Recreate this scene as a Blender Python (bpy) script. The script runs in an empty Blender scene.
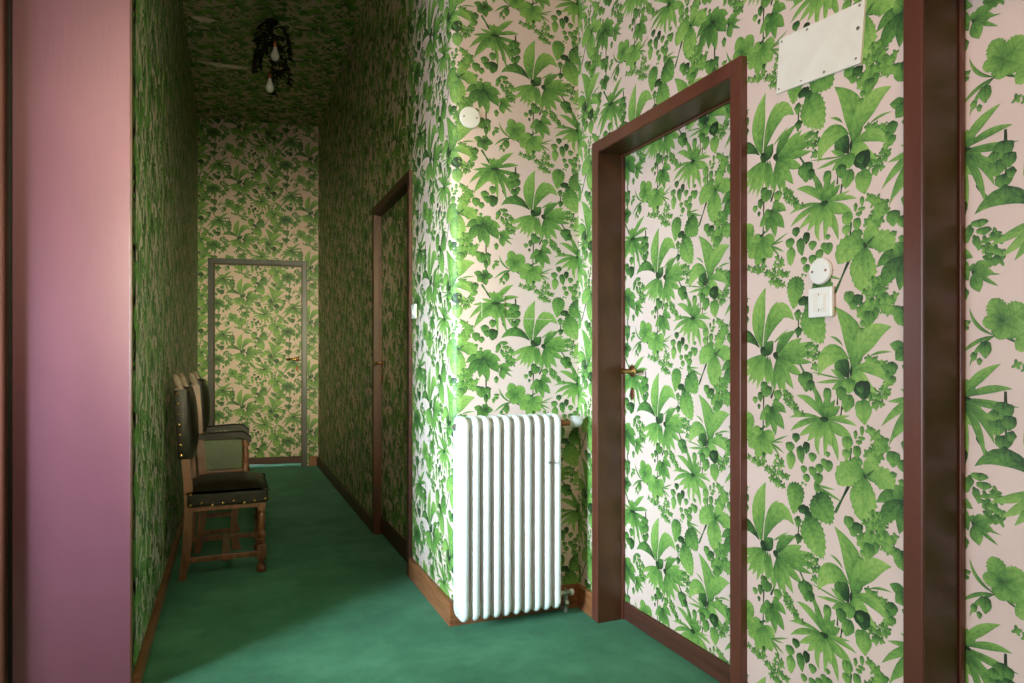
import bpy, bmesh, math, random
import numpy as np
from mathutils import Vector, Matrix
random.seed(7)
R=math.radians
H=1.12
COL=bpy.context.scene.collection
# leaf print of the wallpaper in metres: base, control point, tip, width, tone, outline, serration
MOTIF=[
(.0881,.4272,.0637,.3825,.0392,.3377,.0091,0.85,2,0),
(.0855,.4702,.0873,.4922,.0892,.5143,.0071,0.85,2,0),
(-.0123,.0319,-.0236,.0622,-.0349,.0924,.0138,0.60,2,0),
(-.0842,-.2753,-.0864,-.3150,-.0886,-.3546,.0075,0.85,2,0),
(-.4258,-.1942,-.4456,-.1665,-.4654,-.1388,.0110,0.70,2,0),
(-.4444,.0326,-.4444,-.0281,-.4444,-.0887,.0066,0.75,2,0),
(-.3064,.9608,-.3055,.8877,-.3047,.8145,.0075,0.80,2,0),
(-.3686,.8539,-.3550,.8312,-.3413,.8086,.0099,0.70,2,0),
(-.2201,.6427,-.2219,.5831,-.2237,.5235,.0058,0.85,2,0),
(.0475,.0815,.0467,.0620,.0459,.0426,.0058,0.95,2,0),
(.0613,.0412,.0585,.0263,.0558,.0113,.0064,0.95,2,0),
(-.3064,-.0742,-.2853,-.0868,-.2643,-.0993,.0068,0.70,2,0),
(-.0982,.1736,-.0763,.1421,-.0543,.1107,.0092,0.80,2,0),
(-.1918,.6262,-.1831,.6447,-.1745,.6632,.0077,0.90,2,0),
(-.3527,.7332,-.3497,.7220,-.3467,.7109,.0231,0.47,3,5),
(-.3221,.7453,-.3290,.7342,-.3358,.7231,.0260,0.41,3,5),
(-.3338,.7388,-.3301,.7263,-.3263,.7138,.0260,0.45,3,5),
(-.3556,.7167,-.3493,.7052,-.3429,.6937,.0262,0.45,3,5),
(-.3157,.7308,-.3209,.7192,-.3261,.7075,.0255,0.46,3,5),
(-.3477,.7112,-.3393,.7028,-.3308,.6945,.0237,0.49,3,5),
(-.3404,.6977,-.3417,.6862,-.3431,.6746,.0232,0.50,3,5),
(-.3106,.6994,-.3166,.6906,-.3226,.6817,.0214,0.39,3,5),
(-.3278,.7088,-.3276,.6964,-.3275,.6841,.0247,0.42,3,5),
(-.3531,.6882,-.3439,.6801,-.3348,.6720,.0244,0.46,3,5),
(-.3226,.6864,-.3180,.6741,-.3134,.6619,.0262,0.53,3,5),
(-.3370,.6861,-.3351,.6728,-.3331,.6595,.0268,0.51,3,5),
(-.2372,.7749,-.3064,.8490,-.3744,.7864,.0401,0.60,0,0),
(-.2132,.7576,-.2773,.7331,-.3413,.7087,.0217,0.33,0,0),
(-.2132,.7576,-.2640,.7190,-.3147,.6803,.0238,0.26,0,0),
(-.2132,.7576,-.2506,.7132,-.2879,.6688,.0241,0.35,0,0),
(-.2132,.7576,-.2409,.7107,-.2685,.6638,.0236,0.31,0,0),
(-.2132,.7576,-.2316,.7043,-.2499,.6509,.0221,0.27,0,0),
(-.2132,.7576,-.2209,.7136,-.2286,.6695,.0203,0.24,0,0),
(-.2132,.7576,-.2098,.7073,-.2064,.6571,.0188,0.35,0,0),
(-.2261,.7689,-.2660,.8674,-.2124,.9545,.0550,0.28,0,0),
(-.2218,.7719,-.1719,.9366,-.1021,.8523,.0568,0.30,0,0),
(-.2090,.8457,-.1961,.8948,-.1598,.9104,.0080,0.30,0,0),
(-.2064,.8227,-.1948,.8599,-.1832,.8970,.0055,0.40,0,0),
(-.1832,.7873,-.1540,.8069,-.1249,.8264,.0078,0.35,0,0),
(-.2218,.7500,-.2025,.7726,-.1832,.7951,.0402,0.75,0,0),
(-.1685,.7441,-.0921,.7528,-.0157,.7616,.0229,0.49,0,0),
(-.1685,.7441,-.0979,.7667,-.0274,.7894,.0298,0.36,0,0),
(-.1685,.7441,-.1024,.7381,-.0364,.7321,.0224,0.46,0,0),
(-.1685,.7441,-.1189,.7190,-.0694,.6939,.0283,0.41,0,0),
(-.1685,.7441,-.1366,.7006,-.1047,.6572,.0300,0.37,0,0),
(-.1685,.7441,-.1511,.6915,-.1337,.6389,.0238,0.39,0,0),
(-.1685,.7441,-.1606,.6933,-.1528,.6426,.0217,0.46,0,0),
(-.1685,.7441,-.1736,.6947,-.1788,.6453,.0209,0.47,0,0),
(-.1685,.7441,-.1211,.7723,-.0738,.8005,.0328,0.36,0,0),
(-.2047,.7527,-.2021,.7100,-.1995,.6674,.0202,0.45,0,0),
(-.1961,.7501,-.1909,.7027,-.1857,.6553,.0178,0.40,0,0),
(-.1702,.7462,-.1572,.7992,-.0933,.8220,.0302,0.55,0,0),
(-.1781,.7621,-.1719,.7514,-.1658,.7407,.0197,0.95,3,0),
(-.2244,.7800,-.2244,.7652,-.2244,.7505,.0213,0.90,3,0),
(-.0607,.7833,-.0525,.7752,-.0443,.7672,.0230,0.47,3,5),
(-.0168,.7797,-.0264,.7719,-.0359,.7641,.0246,0.47,3,5),
(-.0439,.7869,-.0416,.7771,-.0393,.7674,.0200,0.49,3,5),
(-.0560,.7592,-.0462,.7523,-.0365,.7455,.0238,0.47,3,5),
(-.0192,.7618,-.0161,.7515,-.0129,.7412,.0215,0.50,3,5),
(-.0306,.7576,-.0304,.7464,-.0303,.7352,.0224,0.57,3,5),
(-.0406,.7251,-.0321,.7197,-.0236,.7142,.0202,0.47,3,5),
(-.0104,.7351,-.0089,.7258,-.0073,.7165,.0189,0.49,3,5),
(-.0284,.7332,-.0254,.7223,-.0224,.7114,.0225,0.43,3,5),
(-.0605,.6982,-.0605,.6776,-.0605,.6571,.0410,0.65,3,2),
(-.0738,.7017,-.0738,.6853,-.0738,.6689,.0295,0.60,3,2),
(-.0301,-.1782,.0045,-.1792,.0392,-.1803,.0069,0.40,0,0),
(-.0301,-.1782,.0156,-.1932,.0613,-.2081,.0088,0.43,0,0),
(-.0301,-.1782,.0003,-.1961,.0308,-.2140,.0099,0.38,0,0),
(-.0301,-.1782,-.0212,-.1720,-.0123,-.1658,.0127,0.43,0,0),
(-.0212,-.1689,-.0212,-.1838,-.0212,-.1987,.0228,0.50,3,2),
(-.0923,-.1799,-.0982,-.2217,-.1041,-.2636,.0638,0.40,4,6),
(-.0299,-.2043,-.0035,-.2357,.0228,-.2671,.0883,0.50,4,6),
(-.0582,-.2707,-.0331,-.3178,-.0080,-.3650,.0855,0.32,4,6),
(-.0779,-.2425,-.0716,-.2532,-.0654,-.2640,.0342,0.80,3,2),
(-.0513,-.2523,-.0513,-.2659,-.0513,-.2796,.0285,0.75,3,2),
(-.0574,-.2404,-.0574,-.2504,-.0574,-.2603,.0199,1.00,3,2),
(-.0886,-.2760,-.0886,-.2909,-.0886,-.3059,.0256,0.50,3,2),
(-.0855,-.3243,-.0855,-.3367,-.0855,-.3491,.0285,0.70,3,2),
(.1303,.1702,.1375,.1653,.1447,.1604,.0200,0.45,3,5),
(.1545,.1693,.1517,.1596,.1488,.1499,.0232,0.39,3,5),
(.1455,.1705,.1430,.1608,.1404,.1510,.0232,0.39,3,5),
(.1557,.1710,.1518,.1617,.1479,.1525,.0231,0.46,3,5),
(.1664,.1608,.1652,.1517,.1639,.1426,.0211,0.37,3,5),
(.1542,.1680,.1603,.1608,.1663,.1536,.0216,0.39,3,5),
(.1598,.1562,.1626,.1476,.1654,.1390,.0207,0.39,3,5),
(.1838,.1621,.1844,.1529,.1850,.1438,.0210,0.36,3,5),
(.1743,.1579,.1695,.1483,.1646,.1387,.0247,0.37,3,5),
(.1820,.1529,.1745,.1453,.1671,.1377,.0245,0.40,3,5),
(.1895,.1526,.1879,.1435,.1863,.1344,.0213,0.40,3,5),
(.1896,.1539,.1801,.1483,.1707,.1428,.0252,0.36,3,5),
(.1705,.1421,.1796,.1355,.1886,.1290,.0256,0.41,3,5),
(.1936,.1540,.1971,.1441,.2006,.1342,.0241,0.47,3,5),
(.1922,.1490,.1848,.1431,.1774,.1373,.0217,0.38,3,5),
(.1723,.1434,.1803,.1363,.1883,.1292,.0245,0.35,3,5),
(.1971,.1393,.1989,.1285,.2006,.1177,.0250,0.48,3,5),
(.1813,.1390,.1843,.1305,.1873,.1220,.0207,0.39,3,5),
(.1837,.1358,.1804,.1261,.1770,.1164,.0236,0.44,3,5),
(.1975,.1298,.1947,.1211,.1919,.1123,.0210,0.47,3,5),
(.1803,.1329,.1860,.1247,.1917,.1166,.0229,0.37,3,5),
(.1847,.1086,.1874,.0989,.1900,.0893,.0230,0.34,3,5),
(.2028,.1170,.2032,.1084,.2037,.0997,.0199,0.38,3,5),
(.1996,.1089,.1916,.1030,.1837,.0971,.0227,0.34,3,5),
(.1739,.0958,.1794,.0898,.1849,.0837,.0187,0.50,3,5),
(.1983,.0943,.1956,.0859,.1929,.0776,.0201,0.39,3,5),
(.1949,.0931,.1918,.0848,.1887,.0765,.0204,0.37,3,5),
(.1798,.0791,.1723,.0729,.1648,.0667,.0224,0.40,3,5),
(.1917,.0851,.1894,.0759,.1870,.0667,.0217,0.47,3,5),
(.1862,.0818,.1861,.0728,.1860,.0637,.0208,0.40,3,5),
(.1475,.0954,.1422,.0865,.1369,.0775,.0238,0.44,3,5),
(.1605,.0923,.1591,.0836,.1578,.0750,.0201,0.44,3,5),
(.1475,.0880,.1530,.0802,.1585,.0724,.0219,0.51,3,5),
(.1403,.0813,.1432,.0729,.1462,.0645,.0204,0.50,3,5),
(.1657,.0800,.1671,.0698,.1685,.0596,.0237,0.49,3,5),
(.1464,.0789,.1510,.0717,.1557,.0645,.0197,0.39,3,5),
(.1517,.0718,.1462,.0649,.1408,.0580,.0203,0.51,3,5),
(.1612,.0645,.1644,.0562,.1675,.0479,.0204,0.51,3,5),
(.1708,.0603,.1624,.0546,.1541,.0489,.0231,0.50,3,5),
(.1524,.0562,.1576,.0471,.1628,.0381,.0239,0.39,3,5),
(.1712,.0614,.1772,.0541,.1831,.0468,.0216,0.46,3,5),
(.1574,.0596,.1621,.0517,.1668,.0437,.0212,0.47,3,5),
(.0828,.1141,.0558,.1499,.0475,.1704,.0491,0.75,0,0),
(.0908,.1210,.1321,.2159,.0370,.3014,.0610,0.40,0,0),
(.0960,.1412,.1168,.2339,.2044,.2414,.0574,0.25,0,0),
(.0828,.1635,.0138,.2101,-.0170,.1173,.0544,0.22,0,0),
(.0881,.1321,.1595,.1634,.1988,.1035,.0318,0.27,0,0),
(.0881,.1321,.1263,.1048,.1644,.0775,.0254,0.26,0,0),
(.0881,.1321,.1164,.1174,.1447,.1026,.0302,0.27,0,0),
(.0881,.1321,.1012,.1103,.1142,.0884,.0326,0.26,0,0),
(.0748,.1094,.0500,.1231,.0252,.1367,.0146,0.39,0,0),
(.0748,.1094,.0259,.1045,-.0230,.0996,.0102,0.34,0,0),
(.0748,.1094,.0514,.0961,.0280,.0827,.0184,0.40,0,0),
(.0748,.1094,.0133,.1193,-.0482,.1291,.0049,0.47,0,0),
(.0748,.1094,.0598,.0884,.0448,.0674,.0263,0.39,0,0),
(.0640,.1898,.0336,.2027,.0080,.1860,.0058,0.40,0,0),
(.0640,.1975,.0475,.2184,.0223,.2238,.0075,0.40,0,0),
(.1397,.1678,.1692,.1848,.2072,.1801,.0070,0.40,0,0),
(.0828,.1160,.0828,.0962,.0828,.0763,.0399,0.40,3,2),
(.0585,.0923,.0585,.0749,.0585,.0575,.0342,0.60,3,2),
(.1154,.1088,.1235,.0866,.1315,.0644,.0524,0.95,3,2),
(.1126,.1024,.1168,.0907,.1211,.0791,.0228,0.75,3,0),
(.0866,.0735,.0785,.0513,.0705,.0291,.0410,0.45,3,2),
(.1229,.0632,.1255,.0330,.1282,.0028,.0502,0.30,3,2),
(.0558,.0922,.0558,.0773,.0558,.0624,.0285,0.55,3,2),
(.0871,.1165,.0889,.1333,.0908,.1501,.0089,1.00,0,0),
(.0138,.0884,.0138,.0685,.0138,.0486,.0285,0.45,3,2),
(.0034,.0025,.0213,.0299,.0392,.0573,.0197,0.53,0,0),
(.0034,.0025,.0115,.0414,.0195,.0804,.0234,0.45,0,0),
(.0034,.0025,-.0133,.0464,-.0301,.0902,.0226,0.53,0,0),
(.0034,.0025,-.0044,.0266,-.0123,.0508,.0246,0.54,0,0),
(.0034,.0025,.0296,.0217,.0558,.0409,.0255,0.52,0,0),
(.0034,.0025,.0157,.0185,.0280,.0345,.0330,0.50,0,0),
(.0034,.0025,-.0361,.0590,-.0931,.0620,.0224,0.32,0,0),
(.0034,.0025,-.0729,.0182,-.1202,-.0034,.0123,0.34,0,0),
(.0034,.0025,-.0729,-.0036,-.1156,-.0403,.0180,0.38,0,0),
(.0034,.0025,-.0410,-.0248,-.0855,-.0520,.0211,0.27,0,0),
(.0034,.0025,-.0255,-.0304,-.0543,-.0633,.0237,0.26,0,0),
(.0034,.0025,.0392,-.0474,.0492,-.1034,.0216,0.35,0,0),
(.0034,.0025,.0667,-.0173,.0950,-.0467,.0219,0.38,0,0),
(.0034,.0025,.0721,.0103,.1060,-.0069,.0138,0.32,0,0),
(.0034,.0025,.0452,.0104,.0871,.0182,.0100,0.31,0,0),
(.0034,.0025,.0378,-.0184,.0721,-.0393,.0248,0.35,0,0),
(.0052,-.0020,-.0361,-.0603,-.0123,-.0963,.0174,0.26,0,0),
(.0052,-.0020,.0138,-.0501,.0034,-.0980,.0177,0.27,0,0),
(.0052,-.0020,.0152,-.0347,.0252,-.0674,.0281,0.26,0,0),
(.0052,-.0020,-.0095,-.0305,-.0241,-.0590,.0284,0.31,0,0),
(.0034,.0095,.0034,.0021,.0034,-.0054,.0296,0.95,3,2),
(-.0574,.1310,-.0574,.1037,-.0574,.0764,.0485,0.55,3,2),
(-.0422,.1071,-.0422,.0922,-.0422,.0773,.0285,0.70,3,2),
(-.0729,.1217,-.0729,.1105,-.0729,.0994,.0228,0.50,3,2),
(-.0361,-.0908,-.0361,-.1032,-.0361,-.1156,.0285,0.45,3,0),
(.0155,-.1043,.0155,-.1197,.0155,-.1351,.0353,0.45,3,0),
(-.0123,-.1183,-.0123,-.1307,-.0123,-.1431,.0285,0.45,3,0),
(-.0170,-.1434,-.0170,-.1583,-.0170,-.1732,.0342,0.45,3,0),
(-.0667,-.1307,-.0667,-.1411,-.0667,-.1516,.0239,0.45,3,0),
(-.0574,-.1524,-.0574,-.1639,-.0574,-.1753,.0262,0.45,3,0),
(.0155,-.0820,.0155,-.0894,.0155,-.0969,.0171,0.45,3,0),
(-.0361,-.1290,-.0361,-.1414,-.0361,-.1538,.0285,0.45,3,0),
(.0023,-.1023,.0023,-.1122,.0023,-.1221,.0228,0.45,3,0),
(-.0716,-.1762,-.0716,-.1807,-.0716,-.1852,.0103,0.40,3,0),
(-.0605,-.1799,-.0605,-.1837,-.0605,-.1874,.0086,0.40,3,0),
(-.0271,-.1693,-.0271,-.1733,-.0271,-.1772,.0091,0.40,3,0),
(-.1176,.5079,-.1176,.4935,-.1176,.4791,.0353,0.45,3,2),
(-.1121,.4811,-.1143,.4558,-.1165,.4306,.0342,0.25,3,2),
(-.0821,.5015,-.0779,.4775,-.0737,.4535,.0296,0.55,3,2),
(-.0950,.5348,-.0950,.5219,-.0950,.5089,.0296,0.70,3,2),
(-.0574,.5148,-.0574,.4984,-.0574,.4820,.0262,0.85,3,2),
(.1421,.5134,.1372,.5027,.1323,.4920,.0270,0.49,3,5),
(.1678,.5062,.1621,.4954,.1563,.4846,.0281,0.43,3,5),
(.1538,.5126,.1468,.5040,.1397,.4954,.0255,0.40,3,5),
(.1330,.5146,.1433,.5084,.1536,.5022,.0275,0.36,3,5),
(.1584,.5088,.1653,.5002,.1722,.4915,.0255,0.47,3,5),
(.1582,.5153,.1558,.5037,.1533,.4921,.0272,0.48,3,5),
(.1585,.5148,.1527,.5053,.1468,.4959,.0255,0.38,3,5),
(.1796,.5164,.1731,.5056,.1667,.4948,.0288,0.48,3,5),
(.1506,.5222,.1576,.5147,.1646,.5072,.0236,0.45,3,5),
(.1622,.5344,.1602,.5223,.1582,.5102,.0282,0.39,3,5),
(.1832,.5300,.1790,.5210,.1747,.5119,.0229,0.47,3,5),
(.1691,.5276,.1651,.5166,.1611,.5056,.0269,0.34,3,5),
(.1536,.5326,.1620,.5266,.1704,.5206,.0237,0.43,3,5),
(.1785,.5312,.1819,.5217,.1854,.5123,.0231,0.38,3,5),
(.1591,.5268,.1690,.5194,.1789,.5119,.0285,0.36,3,5),
(.1635,.5405,.1678,.5293,.1721,.5182,.0274,0.39,3,5),
(.1821,.5301,.1907,.5241,.1994,.5182,.0241,0.46,3,5),
(.1839,.5396,.1809,.5301,.1778,.5205,.0231,0.42,3,5),
(.1632,.5493,.1666,.5384,.1700,.5276,.0261,0.37,3,5),
(.1948,.5503,.1861,.5416,.1773,.5329,.0283,0.44,3,5),
(.1768,.5541,.1789,.5436,.1811,.5332,.0245,0.46,3,5),
(.1618,.5572,.1549,.5486,.1480,.5400,.0254,0.39,3,5),
(.1649,.5547,.1706,.5443,.1764,.5338,.0274,0.43,3,5),
(.1722,.5586,.1633,.5524,.1544,.5462,.0249,0.48,3,5),
(.1483,.5754,.1442,.5641,.1401,.5529,.0275,0.40,3,5),
(.1560,.5644,.1639,.5555,.1719,.5465,.0275,0.40,3,5),
(.1451,.5707,.1507,.5624,.1562,.5540,.0230,0.36,3,5),
(.1065,.4952,.1065,.4778,.1065,.4604,.0353,0.40,3,2),
(.1336,.4448,.1466,.4719,.1595,.4989,.0456,0.32,1,2),
(.1336,.4448,.0828,.4729,.0481,.4123,.0683,0.27,1,2),
(.1336,.4448,.1278,.3886,.1219,.3324,.0737,0.27,1,2),
(.1336,.4448,.1884,.4681,.2049,.4233,.0581,0.29,1,2),
(.1336,.4448,.1539,.4577,.1741,.4706,.0500,0.32,1,2),
(.1336,.4448,.1082,.4431,.0828,.4414,.0318,0.33,1,2),
(.1336,.4448,.1135,.4066,.0934,.3685,.0460,0.32,1,2),
(.1336,.4448,.1391,.4038,.1447,.3628,.0401,0.31,1,2),
(.1356,.4401,.1301,.4487,.1245,.4572,.0092,0.90,0,0),
(.1321,.4472,.1458,.4580,.1595,.4688,.0064,0.80,0,0),
(.0775,.5434,.0775,.5255,.0775,.5076,.0353,0.35,3,2),
(.0748,.5096,.0748,.4967,.0748,.4838,.0285,0.30,3,2),
(.1070,.5229,.1070,.5065,.1070,.4901,.0256,0.45,3,2),
(.1219,.5738,.1219,.5609,.1219,.5480,.0137,0.40,3,2),
(.1204,.5469,.1204,.5414,.1204,.5359,.0228,0.40,3,2),
(.1028,.5606,.1028,.5495,.1028,.5383,.0125,0.45,3,2),
(.1127,.5366,.1127,.5306,.1127,.5247,.0205,0.45,3,2),
(.1299,.3403,.1313,.3307,.1327,.3211,.0222,0.42,3,5),
(.1450,.3400,.1517,.3309,.1584,.3218,.0260,0.34,3,5),
(.1466,.3316,.1484,.3215,.1502,.3115,.0234,0.43,3,5),
(.1370,.3416,.1446,.3336,.1522,.3255,.0254,0.39,3,5),
(.1568,.3464,.1628,.3370,.1687,.3276,.0256,0.34,3,5),
(.1610,.3478,.1547,.3393,.1483,.3308,.0243,0.41,3,5),
(.1533,.3683,.1521,.3579,.1509,.3474,.0242,0.44,3,5),
(.1652,.3526,.1719,.3431,.1785,.3336,.0267,0.36,3,5),
(.1706,.3630,.1627,.3565,.1549,.3501,.0233,0.38,3,5),
(.1580,.3596,.1620,.3504,.1660,.3411,.0230,0.48,3,5),
(.1728,.3594,.1775,.3497,.1822,.3400,.0248,0.49,3,5),
(.1657,.3654,.1735,.3572,.1814,.3489,.0261,0.49,3,5),
(.1801,.3605,.1715,.3545,.1629,.3485,.0241,0.36,3,5),
(.1833,.3691,.1872,.3603,.1911,.3516,.0220,0.42,3,5),
(.1828,.3688,.1820,.3579,.1812,.3470,.0251,0.39,3,5),
(.1757,.3652,.1800,.3566,.1842,.3480,.0221,0.48,3,5),
(.2011,.3642,.1953,.3553,.1895,.3464,.0244,0.44,3,5),
(.1835,.3702,.1825,.3589,.1816,.3477,.0260,0.36,3,5),
(.1768,.3566,.1706,.3492,.1645,.3419,.0221,0.40,3,5),
(.1958,.3546,.1881,.3488,.1805,.3430,.0220,0.42,3,5),
(.1869,.3512,.1786,.3452,.1703,.3391,.0236,0.45,3,5),
(.1735,.3436,.1684,.3359,.1633,.3282,.0211,0.49,3,5),
(.1877,.3424,.1847,.3333,.1816,.3241,.0220,0.44,3,5),
(.1691,.3491,.1754,.3399,.1818,.3307,.0256,0.38,3,5),
(.1548,.3389,.1506,.3312,.1465,.3235,.0200,0.38,3,5),
(.1672,.3412,.1705,.3330,.1738,.3248,.0203,0.35,3,5),
(.1694,.3393,.1633,.3341,.1573,.3289,.0184,0.34,3,5),
(.1569,.3366,.1630,.3312,.1690,.3257,.0187,0.44,3,5),
(.1730,.3243,.1800,.3184,.1870,.3125,.0210,0.47,3,5),
(.1706,.3350,.1776,.3298,.1847,.3246,.0201,0.44,3,5),
(.1791,.3270,.1768,.3172,.1745,.3074,.0231,0.36,3,5),
(.1904,.3200,.1953,.3110,.2003,.3020,.0235,0.37,3,5),
(.1930,.3186,.1903,.3096,.1877,.3006,.0214,0.49,3,5),
(.1841,.3105,.1795,.3018,.1749,.2930,.0227,0.42,3,5),
(.1963,.3040,.1940,.2948,.1918,.2856,.0217,0.45,3,5),
(.1890,.3117,.1883,.3020,.1877,.2923,.0223,0.34,3,5),
(.1768,.2865,.1822,.2803,.1877,.2741,.0189,0.38,3,5),
(.1903,.2837,.1978,.2769,.2052,.2700,.0232,0.41,3,5),
(.1922,.2925,.1903,.2838,.1884,.2751,.0204,0.35,3,5),
(.0828,.3392,.0828,.3228,.0828,.3064,.0342,0.45,3,2),
(.1091,.3284,.1091,.3148,.1091,.3011,.0342,0.75,3,2),
(.1255,.3012,.1255,.2818,.1255,.2625,.0388,0.30,3,2),
(.1546,.2985,.1546,.2791,.1546,.2597,.0376,0.50,3,2),
(.1235,.2619,.1235,.2530,.1235,.2441,.0171,0.40,3,2),
(.1346,.2555,.1346,.2481,.1346,.2406,.0137,0.40,3,2),
(.0960,.3140,.0960,.3016,.0960,.2892,.0285,0.50,3,2),
(-.1299,.6510,-.1371,.6450,-.1443,.6390,.0215,0.39,3,5),
(-.1201,.6464,-.1176,.6386,-.1152,.6309,.0186,0.39,3,5),
(-.1250,.6517,-.1297,.6446,-.1345,.6375,.0196,0.52,3,5),
(-.1391,.6399,-.1335,.6317,-.1279,.6236,.0227,0.47,3,5),
(-.1164,.6365,-.1111,.6299,-.1058,.6234,.0193,0.38,3,5),
(-.1346,.6429,-.1271,.6358,-.1195,.6288,.0238,0.40,3,5),
(-.1329,.6308,-.1309,.6225,-.1288,.6142,.0196,0.50,3,5),
(-.1044,.6220,-.1022,.6121,-.1000,.6023,.0232,0.43,3,5),
(-.1217,.6320,-.1155,.6241,-.1094,.6162,.0230,0.47,3,5),
(-.1139,.6191,-.1210,.6134,-.1281,.6076,.0209,0.49,3,5),
(-.1009,.6161,-.0970,.6089,-.0932,.6017,.0188,0.46,3,5),
(-.1044,.6179,-.1074,.6089,-.1103,.5999,.0217,0.40,3,5),
(-.0983,.6159,-.1033,.6084,-.1084,.6009,.0208,0.38,3,5),
(-.0984,.6025,-.0901,.5974,-.0817,.5923,.0224,0.51,3,5),
(-.1038,.6042,-.0963,.5987,-.0888,.5932,.0213,0.44,3,5),
(-.0936,.6033,-.0954,.5943,-.0971,.5853,.0211,0.49,3,5),
(-.0671,.5968,-.0725,.5899,-.0778,.5830,.0200,0.52,3,5),
(-.0954,.6053,-.0929,.5969,-.0904,.5886,.0200,0.45,3,5),
(-.2566,.6293,-.2566,.6189,-.2566,.6085,.0228,0.35,3,2),
(-.2404,.6078,-.2404,.5998,-.2404,.5919,.0137,0.70,3,2),
(-.2094,.6655,-.2094,.6481,-.2094,.6307,.0485,0.55,3,2),
(-.1642,.6524,-.1642,.6380,-.1642,.6236,.0353,0.40,3,2),
(-.1710,.6276,-.1710,.6186,-.1710,.6097,.0239,0.40,3,2),
(-.2201,.6759,-.2201,.6635,-.2201,.6511,.0285,0.60,3,2),
(-.2346,.6450,-.2346,.6301,-.2346,.6152,.0228,0.65,3,2),
(-.1883,.5987,-.2129,.5796,-.2375,.5604,.0308,0.44,0,0),
(-.1883,.5987,-.1989,.5682,-.2094,.5377,.0298,0.53,0,0),
(-.1883,.5987,-.1804,.5589,-.1724,.5191,.0280,0.47,0,0),
(-.1883,.5987,-.1635,.5696,-.1386,.5405,.0329,0.49,0,0),
(-.1883,.5987,-.1574,.6137,-.1320,.5873,.0284,0.48,0,0),
(-.1883,.5987,-.1746,.6040,-.1608,.6094,.0286,0.53,0,0),
(-.1883,.5987,-.2042,.5947,-.2201,.5906,.0264,0.53,0,0),
(-.1883,.6027,-.1883,.5987,-.1883,.5947,.0114,0.95,3,0),
(-.2216,.5257,-.2534,.5002,-.2851,.4746,.0501,0.33,1,2),
(-.2216,.5257,-.2354,.4840,-.2492,.4422,.0411,0.33,1,2),
(-.2216,.5257,-.2208,.4858,-.2201,.4458,.0324,0.33,1,2),
(-.2216,.5257,-.2049,.4935,-.1883,.4612,.0402,0.33,1,2),
(-.2216,.5257,-.1991,.5156,-.1765,.5055,.0392,0.33,1,2),
(-.2216,.5257,-.2447,.5269,-.2678,.5281,.0293,0.33,1,2),
(-.1918,.4976,-.1652,.4845,-.1386,.4713,.0072,0.42,0,0),
(-.1918,.4976,-.1662,.5007,-.1406,.5037,.0057,0.39,0,0),
(-.1918,.4976,-.1746,.4798,-.1574,.4619,.0079,0.42,0,0),
(-.1918,.4976,-.1579,.5110,-.1241,.5245,.0057,0.44,0,0),
(-.2360,.5308,-.2245,.5366,-.2130,.5425,.0072,0.85,2,0),
(-.2201,.4662,-.2201,.4578,-.2201,.4493,.0137,0.85,3,2),
(-.2907,.4473,-.2824,.4420,-.2742,.4366,.0226,0.45,3,5),
(-.2418,.4349,-.2452,.4267,-.2486,.4184,.0204,0.37,3,5),
(-.2708,.4411,-.2645,.4342,-.2582,.4273,.0214,0.40,3,5),
(-.2563,.4462,-.2605,.4369,-.2647,.4277,.0233,0.47,3,5),
(-.2360,.4368,-.2355,.4288,-.2350,.4208,.0184,0.36,3,5),
(-.2489,.4462,-.2446,.4393,-.2402,.4325,.0186,0.37,3,5),
(-.2311,.4345,-.2393,.4290,-.2475,.4234,.0227,0.50,3,5),
(-.2103,.4457,-.2176,.4404,-.2249,.4351,.0208,0.39,3,5),
(-.2309,.4473,-.2257,.4402,-.2206,.4332,.0201,0.38,3,5),
(-.2255,.4371,-.2233,.4293,-.2212,.4215,.0186,0.41,3,5),
(-.1887,.4237,-.1956,.4165,-.2025,.4093,.0229,0.38,3,5),
(-.2079,.4288,-.2068,.4196,-.2058,.4104,.0212,0.47,3,5),
(-.2156,.4211,-.2097,.4156,-.2037,.4102,.0184,0.44,3,5),
(-.1839,.4153,-.1780,.4077,-.1721,.4001,.0221,0.49,3,5),
(-.1879,.4175,-.1936,.4102,-.1993,.4029,.0212,0.37,3,5),
(-.1879,.3987,-.1908,.3899,-.1936,.3810,.0214,0.41,3,5),
(-.1634,.3971,-.1694,.3903,-.1755,.3835,.0209,0.49,3,5),
(-.1887,.4027,-.1830,.3958,-.1773,.3888,.0207,0.48,3,5),
(-.1769,.3930,-.1760,.3850,-.1752,.3769,.0185,0.43,3,5),
(-.1502,.3943,-.1574,.3877,-.1646,.3812,.0223,0.49,3,5),
(-.1747,.3927,-.1671,.3875,-.1595,.3822,.0212,0.48,3,5),
(-.1651,.3912,-.1676,.3813,-.1701,.3714,.0235,0.37,3,5),
(-.1490,.3822,-.1420,.3770,-.1351,.3718,.0199,0.49,3,5),
(-.1551,.3852,-.1595,.3777,-.1638,.3702,.0199,0.36,3,5),
(-.1605,.4637,-.1667,.4586,-.1728,.4536,.0182,0.37,3,5),
(-.1554,.4549,-.1496,.4476,-.1439,.4402,.0214,0.44,3,5),
(-.1616,.4644,-.1661,.4559,-.1705,.4474,.0220,0.35,3,5),
(-.1692,.4467,-.1737,.4393,-.1783,.4319,.0199,0.35,3,5),
(-.1549,.4423,-.1468,.4374,-.1387,.4326,.0217,0.37,3,5),
(-.1647,.4392,-.1606,.4326,-.1566,.4260,.0178,0.35,3,5),
(-.1712,.4285,-.1787,.4231,-.1862,.4177,.0213,0.48,3,5),
(-.1465,.4230,-.1484,.4149,-.1503,.4068,.0190,0.36,3,5),
(-.1536,.4250,-.1590,.4195,-.1645,.4140,.0177,0.36,3,5),
(-.1692,.4137,-.1631,.4091,-.1571,.4045,.0174,0.37,3,5),
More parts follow.
